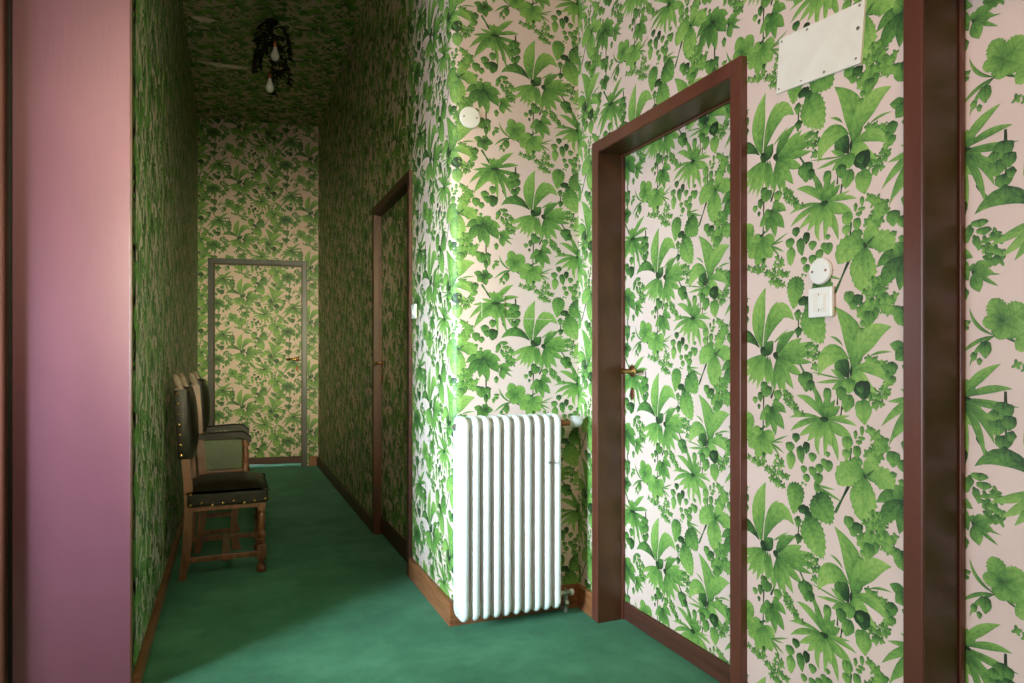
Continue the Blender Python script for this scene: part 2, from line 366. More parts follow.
(-.1412,.4096,-.1347,.4049,-.1283,.4003,.0183,0.40,3,5),
(-.1482,.4181,-.1508,.4104,-.1534,.4027,.0187,0.34,3,5),
(-.1462,.4149,-.1455,.4063,-.1448,.3976,.0200,0.41,3,5),
(-.1291,.4165,-.1272,.4074,-.1254,.3982,.0214,0.37,3,5),
(-.1379,.4099,-.1328,.4039,-.1277,.3980,.0180,0.49,3,5),
(-.4038,-.2162,-.4241,-.2453,-.4444,-.2744,.0478,0.30,0,0),
(-.4038,-.2162,-.4087,-.2506,-.4136,-.2851,.0413,0.32,0,0),
(-.4038,-.2162,-.3903,-.2472,-.3768,-.2781,.0475,0.31,0,0),
(-.4038,-.2162,-.4350,-.2361,-.4662,-.2560,.0389,0.29,0,0),
(-.4038,-.2162,-.3792,-.2385,-.3546,-.2607,.0401,0.42,0,0),
(-.4038,-.2147,-.4702,-.2259,-.5220,-.2891,.0214,0.41,0,0),
(-.4038,-.2147,-.4621,-.2408,-.5021,-.3338,.0221,0.47,0,0),
(-.4038,-.2147,-.4470,-.2658,-.4902,-.3170,.0181,0.37,0,0),
(-.4038,-.2147,-.3965,-.2820,-.3891,-.3494,.0162,0.35,0,0),
(-.4038,-.2147,-.3645,-.2686,-.3496,-.3488,.0188,0.47,0,0),
(-.4038,-.2147,-.3480,-.2528,-.3297,-.3139,.0180,0.46,0,0),
(-.4038,-.2147,-.3572,-.2487,-.3105,-.2827,.0178,0.49,0,0),
(-.4038,-.2147,-.3501,-.2253,-.2963,-.2360,.0163,0.45,0,0),
(-.4038,-.2147,-.3397,-.1835,-.2913,-.1894,.0182,0.42,0,0),
(-.4038,-.2147,-.3404,-.2220,-.2770,-.2292,.0122,0.46,0,0),
(-.4038,-.2147,-.3727,-.1617,-.3164,-.1348,.0241,0.36,0,0),
(-.4038,-.2147,-.4550,-.2216,-.5061,-.2285,.0155,0.43,0,0),
(-.4038,-.2147,-.4378,-.2060,-.4718,-.1973,.0152,0.41,0,0),
(-.4038,-.2132,-.4168,-.1916,-.4299,-.1700,.0256,0.45,0,0),
(-.4038,-.2132,-.4067,-.1889,-.4095,-.1647,.0228,0.51,0,0),
(-.4038,-.2132,-.3965,-.1916,-.3891,-.1700,.0257,0.48,0,0),
(-.4038,-.2132,-.3875,-.1970,-.3711,-.1808,.0281,0.50,0,0),
(-.4038,-.2097,-.4038,-.2162,-.4038,-.2228,.0443,0.95,3,0),
(-.4541,-.1005,-.4773,-.0952,-.5005,-.0899,.0283,0.58,0,0),
(-.4541,-.1005,-.4693,-.1144,-.4846,-.1284,.0361,0.57,0,0),
(-.4541,-.1005,-.4493,-.1219,-.4444,-.1433,.0313,0.58,0,0),
(-.4541,-.1005,-.4330,-.1022,-.4120,-.1039,.0281,0.61,0,0),
(-.4541,-.1005,-.4468,-.0888,-.4396,-.0771,.0356,0.67,0,0),
(-.4942,-.1312,-.4942,-.1476,-.4942,-.1640,.0328,0.60,3,2),
(-.4942,-.1648,-.4942,-.1755,-.4942,-.1861,.0246,0.50,3,2),
(-.5061,-.1533,-.5061,-.1631,-.5061,-.1730,.0164,0.50,3,2),
(-.4662,-.0003,-.4662,-.0232,-.4662,-.0462,.0525,0.55,3,2),
(-.4363,-.0014,-.4363,-.0162,-.4363,-.0310,.0295,0.60,3,2),
(-.4822,.0034,-.4822,-.0113,-.4822,-.0261,.0295,0.50,3,2),
(-.4444,-.0327,-.4444,-.0508,-.4444,-.0688,.0246,0.65,3,2),
(-.4581,.1187,-.5021,.1342,-.5354,.1001,.0352,0.61,0,0),
(-.4581,.1187,-.5140,.0882,-.5101,.0494,.0460,0.60,0,0),
(-.4581,.1187,-.4662,.0777,-.4742,.0367,.0342,0.60,0,0),
(-.4581,.1187,-.4444,.0705,-.4363,.0194,.0364,0.52,0,0),
(-.4581,.1187,-.4055,.1037,-.3875,.0576,.0460,0.62,0,0),
(-.4581,.1187,-.4136,.1335,-.3776,.1095,.0351,0.52,0,0),
(-.4581,.1187,-.4407,.1379,-.4234,.1571,.0423,0.50,0,0),
(-.4581,.1187,-.4722,.1354,-.4862,.1520,.0402,0.55,0,0),
(-.4581,.1187,-.4310,.1284,-.4038,.1381,.0321,0.58,0,0),
(-.4581,.1240,-.4581,.1187,-.4581,.1135,.0131,0.95,3,0),
(-.3768,.0752,-.3541,.0729,-.3314,.0706,.0256,0.48,0,0),
(-.3768,.0752,-.3491,.0571,-.3214,.0390,.0098,0.52,0,0),
(-.3768,.0752,-.3698,.0519,-.3628,.0287,.0307,0.47,0,0),
(-.3768,.0752,-.3768,.0859,-.3768,.0966,.0221,0.57,0,0),
(-.3768,.0752,-.3591,.0856,-.3413,.0961,.0328,0.49,0,0),
(-.3768,.0752,-.3458,.0696,-.3147,.0641,.0064,0.50,0,0),
(-.3768,.0785,-.3768,.0752,-.3768,.0719,.0082,0.95,3,0),
(-.3973,.0428,-.3973,.0280,-.3973,.0132,.0213,0.50,3,2),
(-.5794,.0100,-.5813,-.0058,-.5833,-.0217,.0319,0.42,3,5),
(-.5627,.0230,-.5551,.0114,-.5475,-.0002,.0277,0.48,3,5),
(-.5707,.0081,-.5745,-.0050,-.5783,-.0182,.0274,0.50,3,5),
(-.5820,.0183,-.5711,.0071,-.5603,-.0041,.0311,0.41,3,5),
(-.5370,.0258,-.5398,.0127,-.5426,-.0004,.0268,0.42,3,5),
(-.5461,.0174,-.5566,.0060,-.5671,-.0055,.0310,0.43,3,5),
(-.5458,.0267,-.5570,.0174,-.5682,.0081,.0291,0.36,3,5),
(-.5400,.0286,-.5304,.0208,-.5208,.0129,.0247,0.43,3,5),
(-.5522,.0213,-.5405,.0113,-.5288,.0013,.0307,0.47,3,5),
(-.5385,.0224,-.5417,.0100,-.5449,-.0023,.0254,0.48,3,5),
(-.5242,.0180,-.5158,.0076,-.5075,-.0028,.0267,0.37,3,5),
(-.5164,.0290,-.5271,.0226,-.5377,.0162,.0247,0.40,3,5),
(-.5262,.0235,-.5259,.0103,-.5255,-.0030,.0266,0.40,3,5),
(-.4942,.0126,-.5052,.0028,-.5163,-.0070,.0294,0.41,3,5),
(-.5176,.0121,-.5113,.0012,-.5049,-.0096,.0251,0.41,3,5),
(-.5108,.0150,-.5128,.0028,-.5148,-.0093,.0246,0.42,3,5),
(-.4907,.0027,-.4884,-.0106,-.4860,-.0239,.0270,0.41,3,5),
(-.5053,.0140,-.5013,.0009,-.4973,-.0122,.0274,0.35,3,5),
(-.5574,-.0044,-.5574,-.0232,-.5574,-.0421,.0361,0.50,3,2),
(-.5824,-.0457,-.5824,-.0522,-.5824,-.0588,.0197,0.40,3,2),
(-.5279,.0197,-.5362,.0127,-.5446,.0056,.0219,0.43,3,5),
(-.5095,.0317,-.5147,.0210,-.5199,.0103,.0238,0.43,3,5),
(-.5129,.0279,-.5174,.0180,-.5219,.0080,.0219,0.37,3,5),
(-.5108,.0366,-.5141,.0261,-.5174,.0156,.0219,0.44,3,5),
(-.4887,.0253,-.4957,.0156,-.5026,.0059,.0238,0.46,3,5),
(-.5195,.0291,-.5123,.0217,-.5050,.0143,.0207,0.37,3,5),
(-.5160,.0241,-.5067,.0162,-.4975,.0083,.0242,0.36,3,5),
(-.4852,.0367,-.4852,.0268,-.4853,.0168,.0199,0.35,3,5),
(-.4928,.0281,-.4953,.0165,-.4977,.0049,.0236,0.35,3,5),
(-.3105,-.0421,-.3230,-.0151,-.3355,.0119,.0449,0.40,1,2),
(-.3105,-.0421,-.2874,-.0253,-.2643,-.0085,.0540,0.40,1,2),
(-.3105,-.0421,-.2900,-.0553,-.2694,-.0685,.0495,0.40,1,2),
(-.3105,-.0421,-.3147,-.0615,-.3189,-.0810,.0423,0.40,1,2),
(-.3105,-.0421,-.3334,-.0402,-.3562,-.0384,.0348,0.40,1,2),
(-.3272,-.0714,-.3727,-.0775,-.4071,-.1143,.0095,0.48,0,0),
(-.3272,-.0714,-.3727,-.0928,-.3850,-.1408,.0100,0.45,0,0),
(-.3272,-.0714,-.3768,-.0548,-.3850,-.0064,.0091,0.47,0,0),
(-.3496,-.0821,-.3496,-.1009,-.3496,-.1198,.0295,0.55,3,2),
(-.3752,-.1076,-.3752,-.1174,-.3752,-.1273,.0164,0.50,3,2),
(-.3628,-.1209,-.3628,-.1291,-.3628,-.1373,.0131,0.50,3,2),
(-.4299,-.0253,-.4299,-.0409,-.4299,-.0565,.0131,0.45,3,2),
(-.3957,-.0325,-.3957,-.0390,-.3957,-.0456,.0279,0.45,3,2),
(-.4104,-.0520,-.4104,-.0627,-.4104,-.0733,.0148,0.45,3,2),
(-.3989,-.0456,-.3989,-.0522,-.3989,-.0587,.0279,0.45,3,2),
(-.4501,.8438,-.4501,.8249,-.4501,.8061,.0394,0.50,3,2),
(-.4136,.8673,-.4136,.8501,-.4136,.8328,.0344,0.50,3,2),
(-.4902,.8107,-.4902,.7919,-.4902,.7730,.0394,0.50,3,2),
(-.4136,.8275,-.4136,.8029,-.4136,.7782,.0508,0.75,3,2),
(-.4662,.7931,-.4662,.7792,-.4662,.7652,.0295,0.50,3,2),
(-.4902,.7609,-.4902,.7527,-.4902,.7445,.0197,0.45,3,2),
(-.4686,.7462,-.4686,.7380,-.4686,.7298,.0164,0.45,3,2),
(-.4396,.8210,-.4396,.8062,-.4396,.7914,.0328,0.60,3,2),
(-.3815,.7643,-.3891,.7435,-.3967,.7227,.0230,0.50,3,2),
(-.3628,.7735,-.3628,.7645,-.3628,.7554,.0410,0.50,3,2),
(-.3529,.7543,-.3529,.7453,-.3529,.7363,.0361,0.50,3,2),
(-.3751,.7392,-.3686,.7214,-.3621,.7037,.0180,0.50,3,2),
(-.3105,.9382,-.3105,.9177,-.3105,.8972,.0476,0.55,3,2),
(-.3247,.8994,-.3247,.8805,-.3247,.8617,.0410,0.50,3,2),
(-.2980,.9093,-.2980,.8929,-.2980,.8764,.0328,0.60,3,2),
(-.3105,.8647,-.3105,.8483,-.3105,.8319,.0394,0.60,3,2),
(-.3064,.8392,-.3064,.8220,-.3064,.8047,.0279,0.60,3,2),
(-.3314,.9186,-.3314,.9063,-.3314,.8940,.0246,0.50,3,2),
(-.2938,.8750,-.2938,.8627,-.2938,.8504,.0213,0.60,3,2),
]
# ------------------------------------------------------------------ helpers
def link(o,parent=None):
    COL.objects.link(o)
    if parent is not None: o.parent=parent
    return o
def tag(o,label=None,cat=None,group=None,kind=None):
    if label: o['label']=label
    if cat: o['category']=cat
    if group: o['group']=group
    if kind: o['kind']=kind
    return o
def empty(name,loc,rz=0,parent=None):
    o=bpy.data.objects.new(name,None); o.empty_display_size=.1
    o.location=loc; o.rotation_euler=(0,0,rz); return link(o,parent)
def obj(name,bm,mat,parent=None,loc=(0,0,0),smooth=False,rot=None):
    me=bpy.data.meshes.new(name)
    bmesh.ops.recalc_face_normals(bm,faces=bm.faces[:])
    bm.to_mesh(me); bm.free()
    if smooth:
        for p in me.polygons: p.use_smooth=True
        me.set_sharp_from_angle(angle=R(38))
    for m in (mat if isinstance(mat,(list,tuple)) else [mat]): me.materials.append(m)
    o=bpy.data.objects.new(name,me); o.location=loc
    if rot: o.rotation_euler=rot
    return link(o,parent)
def box(bm,x0,x1,y0,y1,z0,z1,bev=0,seg=2):
    m=Matrix.Translation(((x0+x1)/2,(y0+y1)/2,(z0+z1)/2))@Matrix.Diagonal((abs(x1-x0),abs(y1-y0),abs(z1-z0),1))
    r=bmesh.ops.create_cube(bm,size=1,matrix=m)
    if bev:
        es=list({e for v in r['verts'] for e in v.link_edges})
        bmesh.ops.bevel(bm,geom=es,offset=bev,segments=seg,profile=.5,affect='EDGES')
    return bm
def boxes(lst,bev=0):
    bm=bmesh.new()
    for b in lst: box(bm,*b,bev=bev)
    return bm
def tube(bm,pts,r,n=10,cap=True,squash=1.0):
    pts=[Vector(p) for p in pts]; rr=r if isinstance(r,(list,tuple)) else [r]*len(pts)
    rings=[];up=None
    for i,p in enumerate(pts):
        t=(pts[min(i+1,len(pts)-1)]-pts[max(i-1,0)]).normalized()
        if up is None:
            up=Vector((0,0,1)) if abs(t.z)<.9 else Vector((0,1,0))
        a=t.cross(up)
        if a.length<1e-5: a=t.cross(Vector((1,0,0)))
        a.normalize(); b=a.cross(t).normalized(); up=b
        rings.append([bm.verts.new(p+(a*math.cos(k/n*2*math.pi)*squash+b*math.sin(k/n*2*math.pi))*rr[i]) for k in range(n)])
    for A,B in zip(rings,rings[1:]):
        for k in range(n): bm.faces.new((A[k],A[(k+1)%n],B[(k+1)%n],B[k]))
    if cap:
        bm.faces.new(rings[0]); bm.faces.new(rings[-1])
    return bm
def lathe(bm,prof,n=20,mat=None):
    rings=[]
    M=mat or Matrix.Identity(4)
    for r,z in prof:
        rings.append([bm.verts.new(M@Vector((max(r,1e-4)*math.cos(k/n*2*math.pi),max(r,1e-4)*math.sin(k/n*2*math.pi),z))) for k in range(n)])
    for A,B in zip(rings,rings[1:]):
        for k in range(n): bm.faces.new((A[k],A[(k+1)%n],B[(k+1)%n],B[k]))
    bm.faces.new(rings[0]); bm.faces.new(rings[-1])
    return bm
def axis(loc,rot=(0,0,0)):
    from mathutils import Euler
    return Matrix.Translation(loc)@Euler(rot).to_matrix().to_4x4()
# ------------------------------------------------------------------ materials
def newmat(name):
    m=bpy.data.materials.new(name); m.use_nodes=True
    nt=m.node_tree; b=nt.nodes['Principled BSDF']; return m,nt,b
def N(nt,t,**k):
    n=nt.nodes.new(t)
    for a,v in k.items(): setattr(n,a,v)
    return n
def ramp(nt,stops):
    r=N(nt,'ShaderNodeValToRGB'); e=r.color_ramp.elements
    while len(e)<len(stops): e.new(.5)
    for x,(p,c) in zip(e,stops): x.position=p; x.color=(*c,1)
    return r
def noise(nt,scale,detail=4,rough=.6,vec=None,stretch=None):
    tc=N(nt,'ShaderNodeTexCoord'); n=N(nt,'ShaderNodeTexNoise')
    n.inputs['Scale'].default_value=scale; n.inputs['Detail'].default_value=detail; n.inputs['Roughness'].default_value=rough
    if stretch:
        mp=N(nt,'ShaderNodeMapping'); mp.inputs['Scale'].default_value=stretch
        nt.links.new(tc.outputs['Object'],mp.inputs['Vector']); nt.links.new(mp.outputs['Vector'],n.inputs['Vector'])
    else: nt.links.new(tc.outputs['Object'],n.inputs['Vector'])
    return n
def bump(nt,b,src,strength,dist=.002):
    bp=N(nt,'ShaderNodeBump'); bp.inputs['Strength'].default_value=strength; bp.inputs['Distance'].default_value=dist
    nt.links.new(src,bp.inputs['Height']); nt.links.new(bp.outputs['Normal'],b.inputs['Normal'])
def simple(name,c1,c2,scale=8,rough=.5,metal=0,stretch=None,bmp=0,bscale=60,coat=0,lo=.35,hi=.65):
    m,nt,b=newmat(name); n=noise(nt,scale,5,.6,stretch=stretch)
    r=ramp(nt,[(lo,c1),(hi,c2)]); nt.links.new(n.outputs['Fac'],r.inputs['Fac']); nt.links.new(r.outputs['Color'],b.inputs['Base Color'])
    b.inputs['Roughness'].default_value=rough; b.inputs['Metallic'].default_value=metal; b.inputs['Coat Weight'].default_value=coat
    if bmp:
        n2=noise(nt,bscale,3,.6,stretch=stretch); bump(nt,b,n2.outputs['Fac'],bmp)
    return m
M={}
def make_paper(name,k=1.0):
    m,nt,b=newmat(name); n=noise(nt,3,4,.6); r=ramp(nt,[(.3,(.74*k,.55*k,.485*k)),(.7,(.82*k,.625*k,.555*k))])
    nt.links.new(n.outputs['Fac'],r.inputs['Fac']); nt.links.new(r.outputs['Color'],b.inputs['Base Color'])
    b.inputs['Roughness'].default_value=.5
    n2=noise(nt,500,2,.5); bump(nt,b,n2.outputs['Fac'],.25,.0006); return m
def make_leaf(name):
    m,nt,b=newmat(name)
    at=N(nt,'ShaderNodeAttribute',attribute_name='leaf'); sp=N(nt,'ShaderNodeSeparateXYZ'); nt.links.new(at.outputs['Vector'],sp.inputs['Vector'])
    def mt(op,a,bv=None,c=None):
        q=N(nt,'ShaderNodeMath',operation=op)
        for i,v in enumerate((a,bv,c)):
            if v is None: continue
            if isinstance(v,(int,float)): q.inputs[i].default_value=v
            else: nt.links.new(v,q.inputs[i])
        return q.outputs[0]
    u,v,t=sp.outputs
    au=mt('ABSOLUTE',u)
    mid=mt('SMOOTH_MIN',mt('MULTIPLY',au,5.0),1.0,.3)          # 0 on midrib
    vein=mt('SINE',mt('SUBTRACT',mt('MULTIPLY',v,42.0),mt('MULTIPLY',au,9.0)))
    n=noise(nt,55,5,.75); n2=noise(nt,9,3,.5)
    f=mt('SUBTRACT',mt('MULTIPLY',t,.95),.12)
    f=mt('ADD',f,mt('MULTIPLY',mt('POWER',mt('SUBTRACT',1.0,v),2.0),.42))
    f=mt('ADD',f,mt('MULTIPLY',mt('SUBTRACT',1.0,mid),.13))
    f=mt('ADD',f,mt('MULTIPLY',mt('MAXIMUM',u,0.0),.16))
    f=mt('ADD',f,mt('MULTIPLY',vein,.035))
    f=mt('ADD',f,mt('MULTIPLY',mt('SUBTRACT',n.outputs['Fac'],.5),.75))
    f=mt('ADD',f,mt('MULTIPLY',mt('SUBTRACT',n2.outputs['Fac'],.5),.15))
    r=ramp(nt,[(.02,(.36,.53,.13)),(.30,(.20,.38,.075)),(.54,(.095,.23,.045)),(.80,(.028,.085,.02)),(1,(.012,.03,.01))])
    nt.links.new(f,r.inputs['Fac']); nt.links.new(r.outputs['Color'],b.inputs['Base Color'])
    b.inputs['Roughness'].default_value=.5
    n3=noise(nt,500,2,.5); bump(nt,b,n3.outputs['Fac'],.25,.0006)
    return m
M['paper']=make_paper('wallpaper_ground'); M['leaf']=make_leaf('wallpaper_leaf_print')
M['brown']=simple('brown_gloss_paint',(.105,.030,.018),(.15,.046,.028),6,.34,stretch=(1,1,.3),bmp=.12,bscale=25,coat=.15)
M['reveal']=simple('dark_brown_paint',(.050,.018,.007),(.085,.030,.010),7,.38,stretch=(1,1,.5),bmp=.1,bscale=25)
M['greyframe']=simple('grey_green_paint',(.06,.065,.06),(.11,.115,.105),5,.35,stretch=(1,1,.4))
M['kick']=simple('kick_board_wood',(.055,.017,.010),(.10,.032,.018),9,.5,stretch=(1,.2,4),bmp=.15,bscale=30)
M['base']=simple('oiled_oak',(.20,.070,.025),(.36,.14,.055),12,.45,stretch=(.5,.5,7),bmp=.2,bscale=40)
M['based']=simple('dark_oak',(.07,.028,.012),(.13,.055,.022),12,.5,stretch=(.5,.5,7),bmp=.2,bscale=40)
M['white']=simple('white_enamel',(.80,.81,.80),(.86,.87,.86),6,.28,coat=.2)
M['plastic']=simple('white_plastic',(.88,.83,.77),(.92,.88,.82),6,.35)
M['plate']=simple('cream_paint',(.84,.75,.66),(.90,.82,.73),14,.5)
M['screw']=simple('screw_steel',(.25,.2,.15),(.4,.33,.25),40,.35,.9)
M['dark']=simple('black_hole',(.01,.01,.01),(.02,.02,.02),10,.8)
M['brass']=simple('brass',(.50,.30,.10),(.72,.47,.18),30,.25,1)
M['copper']=simple('old_copper',(.25,.09,.05),(.40,.16,.09),30,.3,.9)
M['steel']=simple('old_steel',(.30,.28,.25),(.55,.52,.48),30,.35,.9)
M['iron']=simple('black_iron',(.006,.005,.004),(.016,.012,.010),30,.6,.3)
M['leather']=simple('dark_leather',(.010,.008,.005),(.022,.018,.010),20,.36,bmp=.35,bscale=120)
for n_ in [M['leather'].node_tree.nodes['Principled BSDF']]: n_.inputs['Specular IOR Level'].default_value=.22; n_.inputs['Roughness'].default_value=.42
M['oliveleather']=simple('olive_leather',(.028,.042,.008),(.055,.075,.014),7,.5,bmp=.3,bscale=100)
M['cwood']=simple('chair_walnut',(.085,.030,.010),(.20,.080,.030),14,.38,stretch=(3,3,.5),bmp=.2,bscale=40)
M['cwoodl']=simple('worn_chair_wood',(.13,.09,.06),(.24,.18,.13),40,.5,bmp=.3)
M['plaster']=simple('cream_plaster',(.52,.47,.40),(.6,.55,.47),4,.8)
M['tile']=simple('pale_tile',(.75,.78,.78),(.85,.86,.85),4,.5)
M['paperback']=simple('bare_paper',(.85,.72,.60),(.93,.82,.70),30,.8)
# pink lacquered wall
m,nt,b=newmat('pink_gloss_paint'); n=noise(nt,2.2,5,.6,stretch=(1,1,.5)); r=ramp(nt,[(.3,(.155,.052,.073)),(.7,(.205,.070,.100))])
nt.links.new(n.outputs['Fac'],r.inputs['Fac']); nt.links.new(r.outputs['Color'],b.inputs['Base Color']); b.inputs['Roughness'].default_value=.3
n2=noise(nt,26,5,.6,stretch=(2,2,.35)); bump(nt,b,n2.outputs['Fac'],.10,.004); M['pink']=m
# carpet
m,nt,b=newmat('green_carpet'); n=noise(nt,2.2,7,.7); n4=noise(nt,220,3,.7)
mx=N(nt,'ShaderNodeMath',operation='MULTIPLY_ADD'); nt.links.new(n4.outputs['Fac'],mx.inputs[0]); mx.inputs[1].default_value=.55; nt.links.new(n.outputs['Fac'],mx.inputs[2])
r=ramp(nt,[(.52,(.008,.075,.015)),(.74,(.024,.150,.048)),(.95,(.070,.26,.115))])
nt.links.new(mx.outputs[0],r.inputs['Fac']); nt.links.new(r.outputs['Color'],b.inputs['Base Color']); b.inputs['Roughness'].default_value=.95
b.inputs['Sheen Weight'].default_value=.25; b.inputs['Sheen Tint'].default_value=(.4,.9,.7,1)
bump(nt,b,n4.outputs['Fac'],.6,.004); M['carpet']=m
# bulb glass
m,nt,b=newmat('frosted_bulb'); n=noise(nt,8,2,.5); r=ramp(nt,[(.3,(.85,.88,.9)),(.7,(.95,.97,.98))]); nt.links.new(n.outputs['Fac'],r.inputs['Fac'])
nt.links.new(r.outputs['Color'],b.inputs['Base Color']); b.inputs['Roughness'].default_value=.12; b.inputs['Transmission Weight'].default_value=.1
M['bulb']=m
# ------------------------------------------------------------------ wallpaper
LAT_P,LAT_Q,VER_Q=.70,.289,.578
def build_motif():
    V=[];Fq=[];off=0
    rng=np.random.RandomState(5)
    placed=[]
    for i,(x0,y0,cx,cy,x1,y1,w,tone,full,jag) in enumerate(MOTIF):
        ln=math.hypot(x1-x0,y1-y0)+1e-6
        # print layer: one above every earlier leaf it overlaps
        mx_,my_=(x0+x1)/4+cx/2,(y0+y1)/4+cy/2; hx=abs(x1-x0)/2+abs(cx-(x0+x1)/2)/2+w/2; hy=abs(y1-y0)/2+abs(cy-(y0+y1)/2)/2+w/2
        lay=0
        for (px,py,qx,qy,l) in placed:
            for a_ in (-1,0,1):
                dx0=mx_-px-a_*LAT_P; dy0=my_-py-a_*LAT_Q; dy0-=round(dy0/VER_Q)*VER_Q
                if abs(dx0)<hx+qx and abs(dy0)<hy+qy and l>=lay: lay=l+1
        placed.append((mx_,my_,hx,hy,lay)); h=4e-5+lay*6e-6
        if full>=3:
            an=math.atan2(y1-y0,x1-x0); mx0,my0=(x0+x1)/2,(y0+y1)/2
            nn=16 if (w<.014) else (40 if full==4 else 24); ph=rng.uniform(0,6.28)
            ca,sa=math.cos(an),math.sin(an)
            V.append((mx0,my0,h,0,.5,tone))
            for k in range(nn):
                th=2*math.pi*k/nn
                if jag==5: rr=.86+.30*math.sin(4*th+ph)
                elif full==4: rr=.97+.06*(1 if k%2 else -1)+.03*math.sin(3*th+ph)
                elif jag: rr=.96+(.10 if w<.03 and jag==2 and ph>3.4 else .045)*math.sin(5*th+ph)+.03*math.sin(9*th)
                else: rr=.97+.04*math.sin(3*th+ph)
                tip=1+.16*max(0,math.cos(th))**6
                if full==4: tip=1+.22*max(0,math.cos(th))**5
                lx=math.cos(th)*ln/2*rr*tip; ly=math.sin(th)*w/2*rr*(1-.18*math.cos(th))
                V.append((mx0+lx*ca-ly*sa,my0+lx*sa+ly*ca,h,math.sin(th),.5+.5*math.cos(th),tone))
            for k in range(nn): Fq.append((off,off+1+k,off+1+(k+1)%nn,off+1+(k+1)%nn))
            off+=nn+1; continue
        n=6 if ln<.03 else (16 if jag==2 else 9)
        ts=np.linspace(0,1,n+1)
        bx=(1-ts)**2*x0+2*ts*(1-ts)*cx+ts**2*x1; by=(1-ts)**2*y0+2*ts*(1-ts)*cy+ts**2*y1
        dx=np.gradient(bx); dy=np.gradient(by); l=np.hypot(dx,dy)+1e-9; nx,ny=-dy/l,dx/l
        if full==1: prof=np.sin(np.pi*np.clip(ts,.0,1)**1.25)**.6
        elif full==2: prof=np.full(n+1,.8)+.2*np.sin(ts*9)
        else: prof=np.sin(np.pi*ts**1.02)**.95
        prof=np.clip(prof,0.02,1)
        jl=np.ones(n+1);jr=np.ones(n+1)
        if jag:
            a=.13 if jag==2 else .10
            jl=1+a*(np.arange(n+1)%2*2-1)*rng.uniform(.5,1,n+1); jr=1+a*((np.arange(n+1)+1)%2*2-1)*rng.uniform(.5,1,n+1)
        hl=w/2*prof*jl; hr=w/2*prof*jr
        for k in range(n+1):
            V.append((bx[k]+nx[k]*hl[k],by[k]+ny[k]*hl[k],h,-1,ts[k],tone))
            V.append((bx[k],by[k],h,0,ts[k],tone))
            V.append((bx[k]-nx[k]*hr[k],by[k]-ny[k]*hr[k],h,1,ts[k],tone))
        for k in range(n):
            a=off+3*k
            Fq.append((a,a+1,a+4,a+3)); Fq.append((a+1,a+2,a+5,a+4))
        off+=3*(n+1)
    print('layers',max(p[4] for p in placed),len(Fq))
    return np.array(V),np.array(Fq)
MV,MF=build_motif()
def clip_poly(P,ax,val,sgn):
    out=[]
    for i in range(len(P)):
        a=P[i-1];b=P[i]; da=(a[ax]-val)*sgn; db=(b[ax]-val)*sgn
        if (da>=0)!=(db>=0):
            t=da/(da-db); out.append(a+(b-a)*t)
        if db>=0: out.append(b)
    return out
